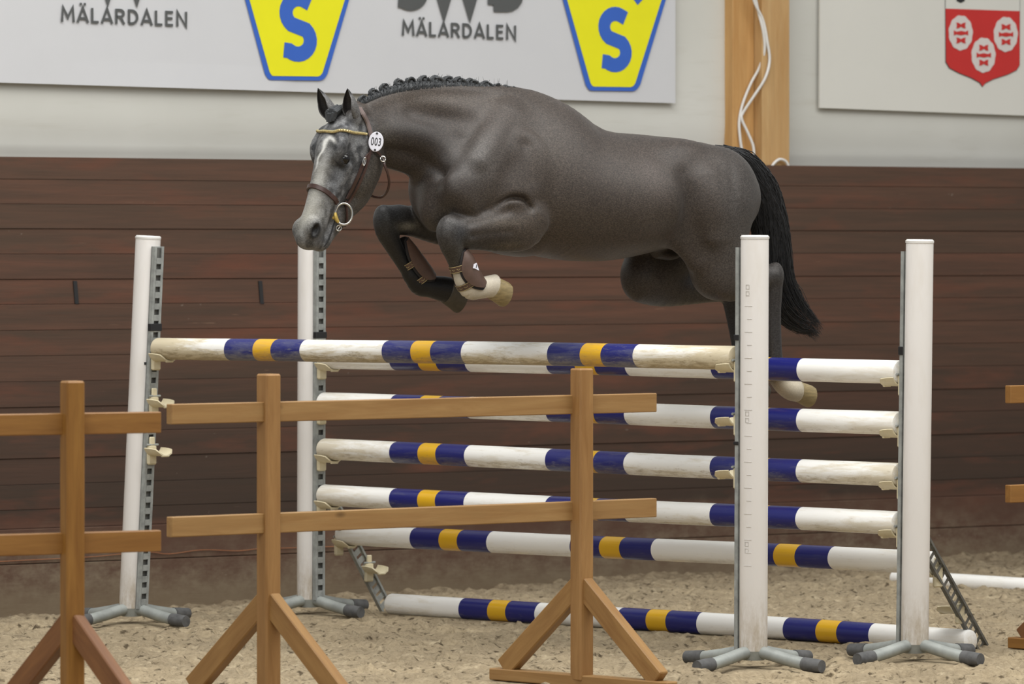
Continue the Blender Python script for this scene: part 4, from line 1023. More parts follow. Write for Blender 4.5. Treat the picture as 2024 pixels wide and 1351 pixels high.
# ---- cups
def cup(pc_, u, label, group='cream jump cups on the standards', end_drop=0.0):
    """pc_: pole axis point at the track; u: direction along the pole away from the track"""
    root = empty('jump_cup', pc_, math.atan2(u.y, u.x)); tag(root, label, 'jump cup', group)
    # local x along the pole, y across
    mb = MB(); mb.box((-.008, 0, -.055), (.020, .050, .085), bev=.006); mb.box((-.006, 0, .002), (.012, .030, .045), bev=.004); mb.build('bracket', M['cream'], root)
    mb = MB(); vs = []; fs = []; n = 14; RR = .053; th = .006; xs2 = [.0, .025, .048, .070, .084]
    for j, x in enumerate(xs2):
        wd = R(66 - 12 * (j / 4) ** 2 - (16 if j == 4 else 0))
        for i in range(n + 1):
            a_ = -wd + 2 * wd * i / n; vs.append((x, math.sin(a_) * RR, -math.cos(a_) * RR))
        for i in range(n + 1):
            a_ = -wd + 2 * wd * i / n; vs.append((x, math.sin(a_) * (RR + th), -math.cos(a_) * (RR + th)))
    m_ = n + 1
    for j in range(len(xs2) - 1):
        o_ = j * 2 * m_; p_2 = o_ + 2 * m_
        for i in range(n):
            fs.append((o_+i, o_+i+1, p_2+i+1, p_2+i)); fs.append((o_+m_+i+1, o_+m_+i, p_2+m_+i, p_2+m_+i+1))
        fs.append((o_, p_2, p_2+m_, o_+m_)); fs.append((o_+n, o_+m_+n, p_2+m_+n, p_2+n))
    for o_ in (0, (len(xs2)-1) * 2 * m_):
        for i in range(n): fs.append((o_+i, o_+m_+i, o_+m_+i+1, o_+i+1) if o_ == 0 else (o_+i+1, o_+m_+i+1, o_+m_+i, o_+i))
    mb.add(vs, fs); tr = mb.build('tray', M['cream'], root, True)
    mb = MB(); mb.box((.078, 0, -.056), (.014, .046, .012), bev=.004); mb.build('lip', M['cream'], root)
    mb = MB(); mb.tube([(-.004, -.035, -.01), (-.004, .035, -.01)], .005, 8); mb.build('pin', M['galv'], root)
    return root
def zat(k, y): return EYE + (HORY - y) / SF[k][2]
def cup_on(k, u, y, label, dz=.0):
    z = zat(k, y) + dz; return cup(on(k, z) + u * .088, u, label)
PR = .0475
POLES = {  # name: left standard, right standard, left y, right y
    'front_top': ('LF', 'RF', 687, 707), 'rear_top': ('LR', 'RR', 706, 735), 'rear_2': ('LR', 'RR', 795, 837), 'rear_3': ('LR', 'RR', 886.5, 940), 'rear_4': ('LR', 'RR', 977, 1036)}
cup_on('LF', UF, 687, 'cream jump cup holding the left end of the front top pole')
cup_on('LF', UF, 777, 'empty cream jump cup in the middle of the far left standard')
cup_on('LF', UF, 873, 'empty cream jump cup lowest on the far left standard')
for nm, y, lb in (('LR', 706, 'uppermost'), ('LR', 795, 'second from top'), ('LR', 886.5, 'third from top'), ('LR', 977, 'lowest')):
    cup_on(nm, UR, y, 'cream jump cup on the standard under the muzzle, %s there, under a pole' % lb)
for y, lb in ((707, 'cream jump cup holding the right end of the front top pole'), (813, 'empty cream jump cup midway up the nearest standard'), (918, 'empty cream jump cup lowest on the nearest standard')):
    cup_on('RF', -UF, y, lb)
for y, lb in ((735, 'uppermost'), (837, 'second from top'), (940, 'third from top'), (1036, 'lowest')):
    cup_on('RR', -UR, y, 'cream jump cup on the furthest right standard, %s there, under a pole' % lb)

# ---- striped poles
def pole_mats(dirt, seed):
    out = []
    for nm, colr in (('white', lin(246, 245, 241)), ('blue', lin(29, 33, 108)), ('yellow', lin(226, 176, 34))):
        m = NT('pole_%s_%d' % (nm, seed), .32 if dirt < .5 else .45, 0, .5)
        c = m.coord((1.3, 9, 9), 'Object', (seed * 3.1, seed, 0)); n1 = m.noise(c, 3.5, 6, .7, .4); n2 = m.noise(m.coord((5, 22, 22), 'Object', (seed, 2, 1)), 3.5, 5, .75)
        sp_ = m.n('ShaderNodeSeparateXYZ'); tc = m.n('ShaderNodeTexCoord'); m.l(tc.outputs['Object'], sp_.inputs[0])
        endd = m.ramp(m.math('ABSOLUTE', sp_.outputs['X']), 1.25, 1.68, 0, .22 * (0.4 + dirt))          # hands and cups soil the ends
        low = m.ramp(sp_.outputs['Z'], .01, -.047, 0, .12 + .10 * dirt)                                # underside mud
        a_ = m.math('ADD', m.math('ADD', n1, endd), low); f_ = m.ramp(a_, .62 - .16 * dirt, .78 - .10 * dirt, 0, .25 + .6 * dirt)
        dcol = {'white': lin(196, 180, 142), 'blue': lin(92, 94, 118), 'yellow': lin(204, 160, 84)}[nm]
        cl = m.mix(f_, colr, dcol)
        cl = m.mix(m.ramp(m.math('ADD', n2, low), .66 - .08 * dirt, .74, 0, .6 * (.25 + dirt)), cl, {'white': lin(150, 132, 100), 'blue': lin(128, 126, 130), 'yellow': lin(176, 140, 84)}[nm])
        m.color(cl); m.bump(n1, .12 + .25 * dirt, .002)
        out.append(m.mat)
    return out
STR = [0, .141, .194, .227, .28, .426, .476, .51, .563, .708, .762, .796, .848, 1.0]
SCOL = [0, 1, 2, 1, 0, 1, 2, 1, 0, 1, 2, 1, 0]
def pole(A, B, label, dirt, seed, rad=PR, stripes=True, name='jump_pole', roll=0.0, group='striped jump poles'):
    A = Vector(A); B = Vector(B); ax = (B - A); L_ = ax.length; ax.normalize()
    n = 36; vs = []; fs = []; mi = []
    stl = STR if stripes else [0, .33, .66, 1.0]; cl = SCOL if stripes else [0, 0, 0]
    rings = [(-L_ / 2, .0, 0), (-L_ / 2, rad * .80, 0), (-L_ / 2 + .004, rad * .95, 0), (-L_ / 2 + .012, rad, 0)]
    cols = [0, 0, 0]
    for i, c in enumerate(cl):
        a_ = -L_ / 2 + stl[i] * L_; b_ = -L_ / 2 + stl[i + 1] * L_
        if i == 0: a_ += .012
        if i == len(cl) - 1: b_ -= .012
        for j in range(3):
            rings.append((a_ + (b_ - a_) * (j + 1) / 3, rad, 0)); cols.append(c)
    rings += [(L_ / 2 - .004, rad * .95, 0), (L_ / 2, rad * .80, 0), (L_ / 2, 0, 0)]; cols += [0, 0, 0]
    for (x, r, _) in rings:
        for k in range(n):
            a_ = 2 * math.pi * k / n; w_ = 1 + .010 * math.sin(3 * a_ + x * 4 + seed) + .006 * math.sin(5 * a_ - x * 7)
            vs.append((x, math.cos(a_) * r * w_ + .0016 * math.sin(x * 2.1 + seed), math.sin(a_) * r * w_ + .002 * math.sin(x * 1.7 + seed)))
    for i in range(len(rings) - 1):
        for k in range(n): fs.append((i*n+k, (i+1)*n+k, (i+1)*n+(k+1)%n, i*n+(k+1)%n)); mi.append(cols[i])
    mb = MB(); mb.v = vs; mb.f = fs; mb.m = mi
    o = mb.build(name, None, None, True, mats=pole_mats(dirt, seed))
    z_ = Vector((0, 0, 1)); y_ = z_.cross(ax).normalized(); z2 = ax.cross(y_)
    o.matrix_world = Matrix.Translation((A + B) / 2) @ Matrix(((ax.x, y_.x, z2.x), (ax.y, y_.y, z2.y), (ax.z, y_.z, z2.z))).to_4x4()
    tag(o, label, 'pole', group); return o
def ends(key):
    l, r, yl, yr = POLES[key]; u = UF if l == 'LF' else UR
    return on(l, zat(l, yl)) + u * .090, on(r, zat(r, yr)) - u * .090
e = ends('front_top'); pole(*e, 'worn blue, white and yellow striped pole, highest on the front of the jump', .95, 1)
e = ends('rear_top'); pole(*e, 'clean striped pole just behind and below the front top pole', .12, 2)
e = ends('rear_2'); pole(*e, 'striped pole second from top on the rear standards, crossed by the fence rail', .25, 3)
e = ends('rear_3'); pole(*e, 'grubby striped pole third from top on the rear standards', .6, 4)
e = ends('rear_4'); pole(*e, 'striped pole fourth from top on the rear standards, muddy underneath', .35, 5)

# ---- leaning ladder rails behind the rear standards
VR = Vector((-UR.y, UR.x, 0))
def ladder(foot, top, label, rh, rm):
    ax = (top - foot).normalized(); ln = (top - foot).length; root = empty('leaning_track', foot)
    tag(root, label, 'metal track', 'leaning slotted tracks behind the jump')
    u = UR; w = u.cross(ax).normalized(); rot = Matrix(((u.x, w.x, ax.x), (u.y, w.y, ax.y), (u.z, w.z, ax.z)))
    w2 = .028
    for s in (-1, 1):
        mb = MB(); mb.box(ax * ln / 2 + w * w2 * s, (.020, .010, ln), rot); mb.build('side_rail', rm, root)
    for i in range(int(ln / .045)):
        mb = MB(); mb.box(ax * (.03 + .045 * i), (.004, .05, rh), rot); mb.build('rung', rm, root)
    return root
fL = at(764, 1203, 23.25); fL.z = -.01; tL = at(652, 985, 22.93)
fR = at(1944, 1281, 20.88); fR.z = -.01; tR = at(1822, 1062, 20.35)
ladder(fL, tL, 'grey slotted track leaning down to the sand right of the muzzle standard', .028, M['galv'])
ladder(fR, tR, 'grey slotted track leaning down to the sand behind the furthest right standard', .014, M['galvdark'])
def lad_pt(f, t, z): return f.lerp(t, (z - f.z) / (t.z - f.z))
zl = EYE - (1055 - HORY) / (FPX / 23.05); zr_ = EYE - (1110 - HORY) / (FPX / 20.6)
a_ = lad_pt(fL, tL, zl - .03); b_ = lad_pt(fR, tR, zr_ - .03)
A5 = Vector((a_.x, a_.y, zl)); B5 = Vector((b_.x, b_.y, zr_)); u5 = (B5 - A5).normalized()
A5 = at(672, 1055, A5.y); 
cup(A5 - u5 * .0, u5, 'cream jump cup under the lowest raised pole, on the left leaning track'); cup(B5 - u5 * .02, -u5, 'cream jump cup under the lowest raised pole, on the right leaning track')
pole(A5 + u5 * .01, B5 - u5 * .03, 'clean striped pole, lowest of the raised ones, on the leaning tracks', .1, 6)
c_ = lad_pt(fL, tL, EYE - (1128 - HORY) / (FPX / 23.15)); cup(c_ + Vector((0, 0, .05)) + u5 * .02, u5, 'empty cream jump cup low on the left leaning track')
c_ = lad_pt(fR, tR, EYE - (1205 - HORY) / (FPX / 20.75)); cup(c_ + Vector((0, 0, .045)) - u5 * .02, -u5, 'empty cream jump cup low on the right leaning track')
# ---- poles on the sand
g0 = at(772, 1188, 22.92); g1 = at(1920, 1263, 20.72); g0.z = PR - .006; g1.z = PR - .006
pole(g0, g1, 'striped pole lying on the sand under the jump', .15, 7)
w0 = at(1768, 1133, 25.15); dirw = (at(2024, 1147, 24.5) - w0); w1 = w0 + dirw * 1.9; w0.z = .012; w1.z = .012
pole(w0, w1, 'plain white pole half sunk in the sand by the wall, at the right edge', .25, 8, .040, False, group=None)

# ------------------------------------------------------------------ wooden fence sections
M['fence'] = m_wood('varnished_pine', lin(176, 122, 66), lin(146, 94, 46), (5, 5, 5), .42, knots=False)
def fmat(name, base, dark, sc): return m_wood(name, base, dark, sc, .42)
M['fpost'] = fmat('fence_post_wood', lin(160, 122, 76), lin(136, 98, 56), (9, 9, .9))
M['frail'] = fmat('fence_rail_wood', lin(162, 128, 82), lin(140, 104, 62), (.8, 9, 9))
M['fpost_o'] = fmat('fence_post_wood_warm', lin(150, 108, 52), lin(122, 82, 36), (9, 9, .9))
M['frail_o'] = fmat('fence_rail_wood_warm', lin(150, 108, 56), lin(124, 84, 40), (.8, 9, 9))
M['fbrace'] = fmat('fence_brace_wood', lin(160, 124, 76), lin(130, 94, 54), (9, 9, .9))
M['fbrace_o'] = fmat('fence_brace_wood_warm', lin(134, 92, 56), lin(100, 64, 40), (9, 9, .9))
FDIR = Vector((.80, .60, 0)); FN = Vector((.60, -.80, 0)); BDIR = Vector((.72, -.69, 0))
def fence(posts, x_left, x_right, label, pm_, rm_, bm_, zt=1.2, brz=.37, rails=(1.06, .659)):
    p0 = posts[0]; root = empty('fence_section', (p0[0], p0[1], 0)); tag(root, label, 'fence', 'low wooden rail fence in front of the jump'); o_ = Vector((p0[0], p0[1], 0))
    fr = math.atan2((x_right - x_left).y, (x_right - x_left).x); rotF = Matrix.Rotation(fr, 3, 'Z'); fdir = (x_right - x_left); ln = fdir.length; fdir.normalize(); fn = Vector((fdir.y, -fdir.x, 0))
    for z in rails:
        for (h) in (.072,):
            mb = MB(); mb.box((0, 0, 0), (ln, .036, h), None, bev=.003); r = mb.build('rail', rm_, root); r.location = (x_left + x_right) / 2 - o_ + Vector((0, 0, z)); r.rotation_euler = (0, 0, fr)
    for (px_, py_) in posts:
        pp = Vector((px_, py_, 0)) - o_
        # post stands in front of the rails
        mb = MB(); mb.box((0, 0, 0), (.066, .066, zt - .02), None, bev=.006); p = mb.build('post', pm_, root); p.location = pp + Vector((0, 0, zt / 2 + .01)); p.rotation_euler = (0, 0, fr)
        br = math.atan2(BDIR.y, BDIR.x)
        mb = MB(); mb.box((0, 0, 0), (.92, .060, .045), None, bev=.004); q_ = mb.build('base_board', rm_, root); q_.location = pp + Vector((0, 0, .020)); q_.rotation_euler = (0, 0, br)
        for s in (-1, 1):
            a = Vector((.385 * s, 0, .055)); b = Vector((.018 * s, 0, brz)); d_ = b - a; l_ = d_.length + .03; an = math.atan2(d_.z, d_.x)
            mb = MB(); mb.box((0, 0, 0), (.078, .046, l_), None, bev=.004)
            bo = mb.build('brace', bm_, root); bo.location = pp + Matrix.Rotation(br, 3, 'Z') @ ((a + b) / 2)
            bo.rotation_euler = Matrix.Rotation(br, 3, 'Z').to_4x4().to_euler(); bo.matrix_basis = Matrix.Translation(bo.location) @ (Matrix.Rotation(br, 4, 'Z') @ Matrix.Rotation(-(an - math.pi / 2), 4, 'Y'))
    return root
def gp(px, s): d = FPX / s; return Vector(((px - CXP) / FPX * d, d, 0))
def shift(v, k): return v + FN * k
p2, p3, p1 = gp(531, 548), gp(1150, 524), gp(136 + 7, 589)
fence([(p2.x, p2.y), (p3.x, p3.y)], gp(334, 556) - FN * .0, gp(1293, 517), 'light pine fence section with two posts, in front of the middle of the jump', M['fpost'], M['frail'], M['fbrace'], 1.197)
fence([(p1.x, p1.y)], gp(-700, 612), gp(315, 583), 'darker orange pine fence section at the left edge', M['fpost_o'], M['frail_o'], M['fbrace_o'], 1.205, .385)
p4 = Vector((2.40, 20.62, 0)); a4 = gp(1992, 490); dd = Vector((.80, .60, 0))
fence([(p4.x, p4.y)], a4, a4 + dd * 1.9, 'pine fence section of which only rail ends show at the right edge', M['fpost_o'], M['frail_o'], M['fbrace_o'], 1.2)

# press the sand flat under things and lay it
for k in SB:
    press(SB[k].x, SB[k].y, .22)
for i in range(30):
    p = g0.lerp(g1, i / 29); press(p.x, p.y, .09, -.004)
for p in (p1, p2, p3, p4):
    for t_ in np.linspace(-.46, .46, 7): press(p.x + BDIR.x * t_, p.y + BDIR.y * t_, .11, -.006)
ny, nx_ = GX.shape
vv = np.stack([GX, GY, Z], 2).reshape(-1, 3)
ii = (np.arange(ny - 1)[:, None] * nx_ + np.arange(nx_ - 1)[None, :]).ravel()
ff = np.stack([ii, ii + 1, ii + nx_ + 1, ii + nx_], 1)
me = bpy.data.meshes.new('floor'); me.vertices.add(len(vv)); me.vertices.foreach_set('co', vv.astype(np.float32).ravel())
me.loops.add(ff.size); me.loops.foreach_set('vertex_index', ff.astype(np.int32).ravel())
me.polygons.add(len(ff)); me.polygons.foreach_set('loop_start', (np.arange(len(ff)) * 4).astype(np.int32)); me.update(calc_edges=True)
me.polygons.foreach_set('use_smooth', [True] * len(ff))
fm = NT('riding_sand', .95, 0, .15); fc = fm.coord((1, 1, 1)); f1 = fm.noise(fc, 2.2, 5, .6); f2 = fm.noise(fc, 60, 4, .7); f3 = fm.noise(fm.coord((1, 1, 1), 'Object', (3, 3, 3)), 14, 4, .6)
fcol = fm.mix(fm.ramp(f1, .35, .65), lin(150, 136, 112), lin(172, 156, 128)); fcol = fm.mix(fm.ramp(f2, .4, .75, 0, .5), fcol, lin(104, 90, 70)); fcol = fm.mix(fm.ramp(f3, .55, .75, 0, .45), fcol, lin(112, 98, 78))
f4 = fm.noise(fm.coord((1, .8, 1), 'Object', (9, 3, 3)), 27, 3, .55); fcol = fm.mix(fm.ramp(f4, .57, .68, 0, .85), fcol, lin(66, 55, 41))
f5 = fm.noise(fm.coord((1, .8, 1), 'Object', (1, 7, 3)), 17, 4, .6); fcol = fm.mix(fm.ramp(f5, .56, .72, 0, .5), fcol, lin(206, 190, 160))
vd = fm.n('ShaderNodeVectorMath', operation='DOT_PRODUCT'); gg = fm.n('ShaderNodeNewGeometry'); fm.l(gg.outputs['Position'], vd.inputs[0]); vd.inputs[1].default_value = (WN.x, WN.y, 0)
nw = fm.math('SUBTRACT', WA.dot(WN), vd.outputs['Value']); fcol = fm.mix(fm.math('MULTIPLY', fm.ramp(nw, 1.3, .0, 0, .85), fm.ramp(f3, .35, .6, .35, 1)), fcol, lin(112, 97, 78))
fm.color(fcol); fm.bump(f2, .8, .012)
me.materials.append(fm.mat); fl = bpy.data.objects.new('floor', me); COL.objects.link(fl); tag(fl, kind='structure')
# ------------------------------------------------------------------ bridle and boots
def ribbon(mb, pts, nrm, w, th=.004, mi=0):
    """strap through pts (horse-local) lying on a surface with normals nrm"""
    P_ = [np.array(p) for p in pts]; m = len(P_); vs = []; fs = []
    for i in range(m):
        t = P_[min(i+1, m-1)] - P_[max(i-1, 0)]; t /= np.linalg.norm(t) + 1e-9; n_ = np.array(nrm[i]); n_ = n_ - t * n_.dot(t); n_ /= np.linalg.norm(n_) + 1e-9; s_ = np.cross(t, n_)
        for (a_, b_) in ((-1, 0), (-.8, 1), (.8, 1), (1, 0), (.8, -.5), (-.8, -.5)): vs.append(P_[i] + s_ * a_ * w / 2 + n_ * b_ * th)
    for i in range(m - 1):
        for k in range(6): a_ = i*6+k; b_ = i*6+(k+1) % 6; fs.append((a_, b_, b_+6, a_+6))
    fs.append(tuple(range(6))); fs.append(tuple((m-1)*6+k for k in range(6)))
    mb.add(vs, fs, mi)
def smooth_path(pts, nrm, n=6):
    S1 = catmull(np.array(pts), n); S2 = catmull(np.array(nrm), n); return S1, S2
def strap_px(pxs, w, off=.003, th=.004):
    ps, ns = zip(*[hit(x, y, off) for x, y in pxs]); ps, ns = smooth_path(ps, ns, 5)
    mb = MB(); ribbon(mb, ps, ns, w, th); return mb, ps
def ring_px(l_of, n_, a0, a1, off=.004):
    """points round the head at face-length l(angle): angle 0 = forehead side, + = left"""
    ps, ns = [], []
    for i in range(n_ + 1):
        a_ = a0 + (a1 - a0) * i / n_; l_, c_ = l_of(a_)
        o_ = H(l_, c_ + .3 * math.cos(a_), .3 * math.sin(a_)); p_, nn = skin(o_, off, H(l_, c_, 0)); ps.append(p_); ns.append(nn)
    return smooth_path(ps, ns, 3)

bridle = empty('bridle', HO, math.atan2(HF.y, HF.x)); tag(bridle, 'dark brown leather bridle with gold browband on the horse\'s head', 'bridle')
# browband
def lb(a_): return (.098 - .030 * abs(math.sin(a_)) ** 2 * 1.0, -.02)
near_ = [hit(x, y, .005) for x, y in ((723, 265), (712, 263), (698, 262), (684, 262), (670, 262), (656, 262), (643, 263), (635, 264))]
far_ = [skin(H(l_, n_, -.2), .005, H(l_, n_, 0)) for l_, n_ in ((.102, .055), (.10, .03), (.095, .0), (.09, -.04))]
ps, ns = zip(*(near_ + far_)); ps = np.array(ps); ns = np.array(ns)
for _ in range(3): ps[1:-1] = (ps[:-2] + 2 * ps[1:-1] + ps[2:]) / 4
ps = catmull(ps, 5); ns = catmull(ns, 5)
for i_ in range(len(ps)):
    lo2, no2, _, _ = BVH.find_nearest(Vector(ps[i_])); lo2 = np.array(lo2); no2 = np.array(no2)
    if (ps[i_] - lo2) @ no2 < .005: ps[i_] = lo2 + no2 * .005
for _ in range(2): ps[1:-1] = (ps[:-2] + 2 * ps[1:-1] + ps[2:]) / 4
mb = MB(); mb.tube(ps, .0058, 8)

for i in range(2, len(ps) - 1, 1): 
    bm = bmesh.new(); bmesh.ops.create_icosphere(bm, subdivisions=1, radius=.0052); mb.take(bm, None, ps[i] + ns[i] / np.linalg.norm(ns[i]) * .003)
mb.build('browband', M['gold'], bridle, True)
# noseband
def lnb(a_): return (.340 + .040 * (1 - math.cos(a_)) / 2 + .0 * a_, -.01)
ps, ns = ring_px(lnb, 26, R(-178), R(112), .003); mb = MB(); ribbon(mb, ps, ns, .020, .006); mb.build('noseband', M['leather'], bridle)
# cheekpieces, near side, far side mirrored on the skin
mb, cps = strap_px([(733, 300), (722, 312), (714, 330), (705, 352), (694, 374), (684, 392)], .016, .004); mb.build('cheekpiece', M['leather'], bridle)
mb, _ = strap_px([(731, 292), (724, 318), (715, 345), (704, 370), (692, 392), (682, 408)], .011, .009); ck = mb.build('cheekpiece', M['leather'], bridle)
ps, ns = zip(*[skin(H(l_, n_, -.25), .004, H(l_, n_, 0)) for l_, n_ in ((.08, -.07), (.16, -.055), (.24, -.05), (.32, -.035), (.39, -.025))])
mb = MB(); ribbon(mb, *smooth_path(ps, ns, 5), .016, .005); mb.build('cheekpiece', M['leather'], bridle)
# headpiece behind the ears
def lhp(a_): return (-.015 + .045 * abs(a_) / R(90), -.035)
ps, ns = zip(*[hit(x, y, .004) for x, y in ((709, 215), (716, 226), (724, 242), (730, 262), (734, 285), (735, 300))]); mb = MB(); ribbon(mb, *smooth_path(ps, ns, 5), .026, .005); mb.build('headpiece', m_simple('pale_leather', lin(112, 98, 94), .5, var=.1), bridle)
# throat lash hanging loose
p0 = hit(738, 296, .006)[0]; p1_ = hit(752, 312, .01)[0]
q0 = P(757, 322, .085); pts = [p0, p1_, P(760, 326, .09), P(766, 342, .09), P(769, 360, .08), P(766, 376, .06), P(757, 388, .03), P(744, 390, .0), P(728, 385, -.04)]
mb = MB(); S_t = catmull(np.array(pts), 6); ribbon(mb, S_t, [np.array([.2, 1, .1])] * len(S_t), .010, .004); mb.build('throat_lash', M['leather'], bridle)
# strap under the chin to the buckle
mb, _ = strap_px([(681, 396), (684, 415), (684, 432), (680, 446)], .009, .004); mb.build('chin_strap', M['leather'], bridle)
def buckle(c, n_, up2, w, h):
    n_ = np.array(n_) / np.linalg.norm(n_); up2 = np.array(up2, float); up2 -= n_ * up2.dot(n_); up2 /= np.linalg.norm(up2); s_ = np.cross(up2, n_)
    pts = [c + s_ * w * math.cos(a_) * (1.15 if abs(math.cos(a_)) > .6 else 1) + up2 * h * math.sin(a_) for a_ in np.linspace(0, 2 * math.pi, 17)]
    mb = MB(); mb.tube(pts, .0022, 6, False); mb.tube([c - up2 * h, c + up2 * h * .6], .0018, 6); return mb.build('buckle', M['steel'], bridle, True)
c, n_ = hit(716, 319, .013); buckle(c, n_, P(718, 305) - P(712, 335), .0065, .016)
c, n_ = hit(757, 313, .016); buckle(P(757, 314, .09), (.2, 1, .1), P(752, 302) - P(760, 322), .009, .011)
buckle(hit(680, 452, .010)[0], (.3, 1, 0), P(684, 446) - P(676, 458), .009, .011)
# bit ring with a yellow cheek
c, n_ = hit(676, 423, .012); n_ = np.array([.35, 1, 0.]); n_ /= np.linalg.norm(n_); sx = np.array([1, -.35, 0.]); sx /= np.linalg.norm(sx); c = c + n_ * .006
pts = [c + sx * .034 * math.cos(a_) + up_ * .042 * math.sin(a_) for a_ in np.linspace(0, 2 * math.pi, 41)]
mb = MB(); mb.tube(pts, .0046, 10, False); mb.build('bit_ring', M['steel'], bridle, True)
pts = [c + sx * (.039 * math.cos(a_) + .002) + up_ * .042 * math.sin(a_) for a_ in np.linspace(R(-50 + 2 * 0), R(22), 9)]
pts = [c + sx * .035 * math.cos(a_) + up_ * .042 * math.sin(a_) + n_ * .002 for a_ in (R(8), R(-6), R(-20), R(-36), R(-52))]
mb = MB(); mb.tube(pts, [.0062, .0085, .0095, .0085, .006], 10); mb.tube([pts[2], pts[2] + sx * .022 - n_ * .01], [.008, .006], 8); mb.build('bit_cheek', M['brass'], bridle, True)
# oval number tag
c, n_ = hit(733, 281, .026); n_ = np.array([.52, .84, .06]); n_ /= np.linalg.norm(n_); ux = np.cross(np.array([0, 0, 1.0]), n_); ux /= np.linalg.norm(ux); uy = np.cross(n_, ux); c = c + n_ * .004
if (P(740, 281) - P(730, 281)) @ ux < 0: ux = -ux
ux, uy = ux * .98 + uy * -.12, uy * .98 + ux * .12
rx, ry, th = .0300, .040, .003; n = 40; vs = []
for zf, k in ((0, 1), (th, 1), (th * 1.3, .93)):
    vs += [c + n_ * zf + ux * rx * k * math.cos(2*math.pi*i/n) + uy * ry * k * math.sin(2*math.pi*i/n) for i in range(n)]
fs = [tuple(range(n))[::-1]] + [(j*n+i, j*n+(i+1) % n, (j+1)*n+(i+1) % n, (j+1)*n+i) for j in (0, 1) for i in range(n)] + [tuple(2*n+i for i in range(n))]
mb = MB(); mb.add(vs, fs); tg = mb.build('number_tag', M['tagwhite'], bridle); tg['label'] = 'white oval tag with number 003'
cu = bpy.data.curves.new('digits', 'FONT'); cu.body = '003'; cu.offset = .012; cu.space_character = 1.12; tmp = bpy.data.objects.new('digits', cu); COL.objects.link(tmp)
dme = bpy.data.meshes.new_from_object(tmp.evaluated_get(bpy.context.evaluated_depsgraph_get())); bpy.data.objects.remove(tmp)
cox = [v.co.x for v in dme.vertices]; coy = [v.co.y for v in dme.vertices]; mx, my = (min(cox) + max(cox)) / 2, (min(coy) + max(coy)) / 2
for v in dme.vertices:
    x = (v.co.x - mx) / (max(cox) - min(cox)) * .040; y = (v.co.y - my) / (max(coy) - min(coy)) * .033
    v.co = Vector(c + n_ * (th * 1.3 + .0006) + ux * x + uy * y)
dme.materials.clear(); dme.materials.append(M['ink']); dg_ = bpy.data.objects.new('digits', dme); COL.objects.link(dg_); dg_.parent = tg
for s in (1, -1):
    mb = MB(); mb.tube([c + uy * ry * .84 * s + n_ * .004, c + uy * ry * .84 * s + n_ * .0055], .0045, 12); mb.build('tag_hole', M['ink'], tg)

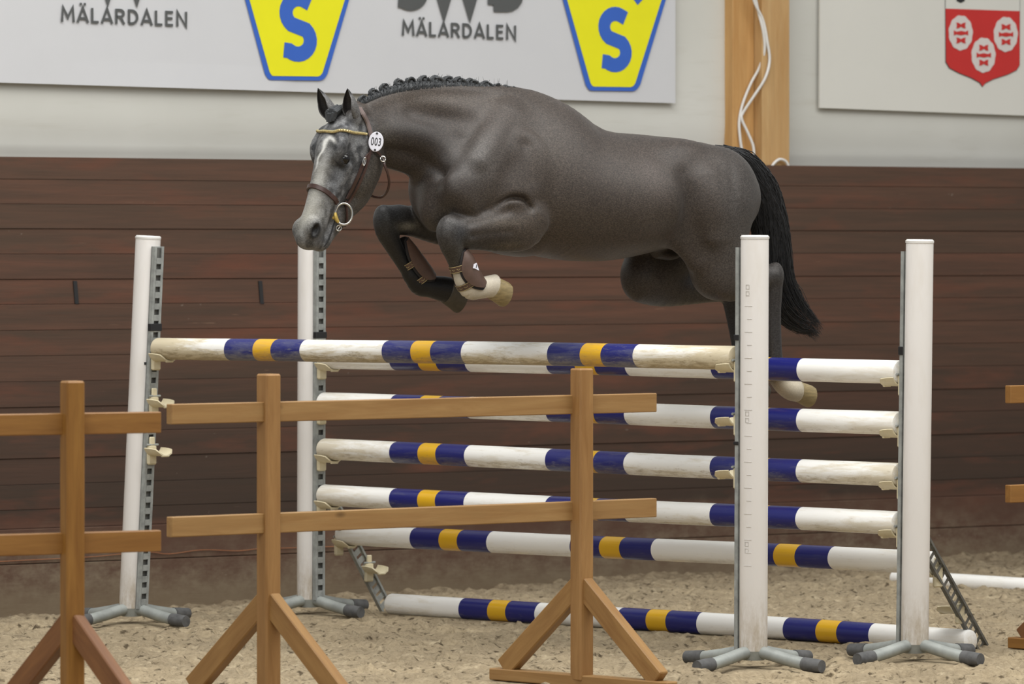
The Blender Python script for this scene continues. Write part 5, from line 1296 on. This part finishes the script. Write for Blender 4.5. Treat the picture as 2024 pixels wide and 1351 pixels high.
# ---- tendon boots
def boot(path, rads, front, label, half=108, straps=(.34, .70)):
    """shell round the back of the cannon; path pixel/lateral list, front = direction of the leg's front"""
    S1 = catmull(np.array([list(P(*p)) + [r_] for p, r_ in zip(path, rads)]), 8); m = len(S1)
    root = empty('tendon_boot', HO, math.atan2(HF.y, HF.x)); tag(root, label, 'horse boot', 'brown tendon boots on the forelegs')
    fr = np.array(front, float)
    def frame(i):
        t = S1[min(i+1, m-1), :3] - S1[max(i-1, 0), :3]; t /= np.linalg.norm(t); f_ = fr - t * fr.dot(t); f_ /= np.linalg.norm(f_); return t, f_, np.cross(t, f_)
    def shell(i0, i1, a_half, k0, k1, nm, mat, taper=True):
        vs = []; fs = []; na = 24; rows = list(range(i0, i1 + 1))
        for ri, i in enumerate(rows):
            t, f_, s_ = frame(i); u_ = ri / (len(rows) - 1); h_ = a_half * ((math.sin(math.pi * (.12 + .76 * u_)) ** .5) if taper else 1)
            for kk in (k0, k1):
                for j in range(na + 1):
                    a_ = math.pi - h_ + 2 * h_ * j / na; r_ = S1[i, 3] * kk
                    vs.append(S1[i, :3] + (f_ * math.cos(a_) * 1.08 + s_ * math.sin(a_)) * r_)
        w_ = 2 * (na + 1)
        for ri in range(len(rows) - 1):
            o_ = ri * w_; p_ = o_ + w_
            for j in range(na):
                fs.append((o_+j, o_+j+1, p_+j+1, p_+j)); q_ = na + 1; fs.append((o_+q_+j, p_+q_+j, p_+q_+j+1, o_+q_+j+1))
            fs.append((o_, p_, p_+na+1, o_+na+1)); fs.append((o_+na, o_+2*na+1, p_+2*na+1, p_+na))
        for o_ in (0, (len(rows)-1) * w_):
            for j in range(na): fs.append((o_+j, o_+na+1+j, o_+na+2+j, o_+j+1))
        mb = MB(); mb.add(vs, fs); return mb.build(nm, mat, root, True)
    shell(0, m - 1, R(half + 12), 1.0, 1.10, 'lining', M['bootinner']); shell(1, m - 2, R(half), 1.13, 1.26, 'outer_shell', M['bootleather'])
    for u_ in straps:
        i = int(u_ * (m - 1)); t, f_, s_ = frame(i); r_ = S1[i, 3] * 1.01
        vs = []; fs = []; na = 40
        for dz in (-.013, .013):
            for kk in (1.0, 1.13):
                for j in range(na): a_ = 2 * math.pi * j / na; vs.append(S1[i, :3] + t * dz + (f_ * math.cos(a_) * 1.08 + s_ * math.sin(a_)) * r_ * kk)
        for j in range(na):
            k_ = (j + 1) % na; fs += [(na+j, na+k_, 3*na+k_, 3*na+j), (j, 2*na+j, 2*na+k_, k_), (j, k_, na+k_, na+j), (2*na+j, 3*na+j, 3*na+k_, 2*na+k_)]
        mb = MB(); mb.add(vs, fs); so = mb.build('strap', M['bootleather'], root)
        mb = MB()
        for dz in (-.0115, .0115):
            mb.tube([S1[i, :3] + t * dz + (f_ * math.cos(a_) * 1.08 + s_ * math.sin(a_)) * r_ * 1.135 for a_ in np.linspace(0, 2 * math.pi, 33)], .0010, 5, False)
        for j in range(14):    # little stitched waves between the edges
            a0 = 2 * math.pi * j / 14
            mb.tube([S1[i, :3] + t * (.005 * math.sin(w__ * math.pi) - .002) + (f_ * math.cos(a0 + .3 * w__) * 1.08 + s_ * math.sin(a0 + .3 * w__)) * r_ * 1.137 for w__ in (0, .25, .5, .75, 1)], .0008, 4, False)
        mb.build('stitching', M['stitch'], so)
    return root, S1, frame
rt, S1, frm = boot([(787, 478, FB), (800, 500, FB), (817, 525, FB), (833, 548, FB), (846, 560, FB)], [.034, .041, .043, .044, .038], (1, 0, -.4), 'brown tendon boot with gold stitched straps on the far black foreleg', half=112, straps=(.42, .74))
rn, S1, frm = boot([(903, 498, NB), (910, 515, NB), (917, 535, NB), (926, 555, NB), (941, 575, NB)], [.032, .041, .045, .046, .043], (1, 0, -.4), 'brown tendon boot with small white patch, on the white-socked near foreleg', half=126, straps=(.40, .76))
i = int(.52 * (len(S1) - 1)); t, f_, s_ = frm(i); sgn = 1 if s_[1] > 0 else -1; a_ = R(118)
c = S1[i, :3] + (f_ * math.cos(a_) * 1.08 + s_ * sgn * math.sin(a_)) * S1[i, 3] * 1.29; n_ = (f_ * math.cos(a_) + s_ * sgn * math.sin(a_)); w_ = np.cross(t, n_)
vs = [c + w_ * .018 - t * .006, c - w_ * .010 + t * .016, c - w_ * .014 - t * .016, c + w_ * .004 - t * .018]
mb = MB(); mb.add([v - n_ * .004 for v in vs] + [v + n_ * .001 for v in vs], [(0, 1, 2, 3), (7, 6, 5, 4)] + [(k, k+4, (k+1) % 4 + 4, (k+1) % 4) for k in range(4)]); mb.build('logo_patch', M['tagwhite'], rn)
mb = MB(); mb.tube([c + n_ * .0015 - w_ * .007 - t * .010, c + n_ * .0015 + w_ * .004 - t * .002], .0018, 6); mb.build('logo_mark', M['ink'], rn)
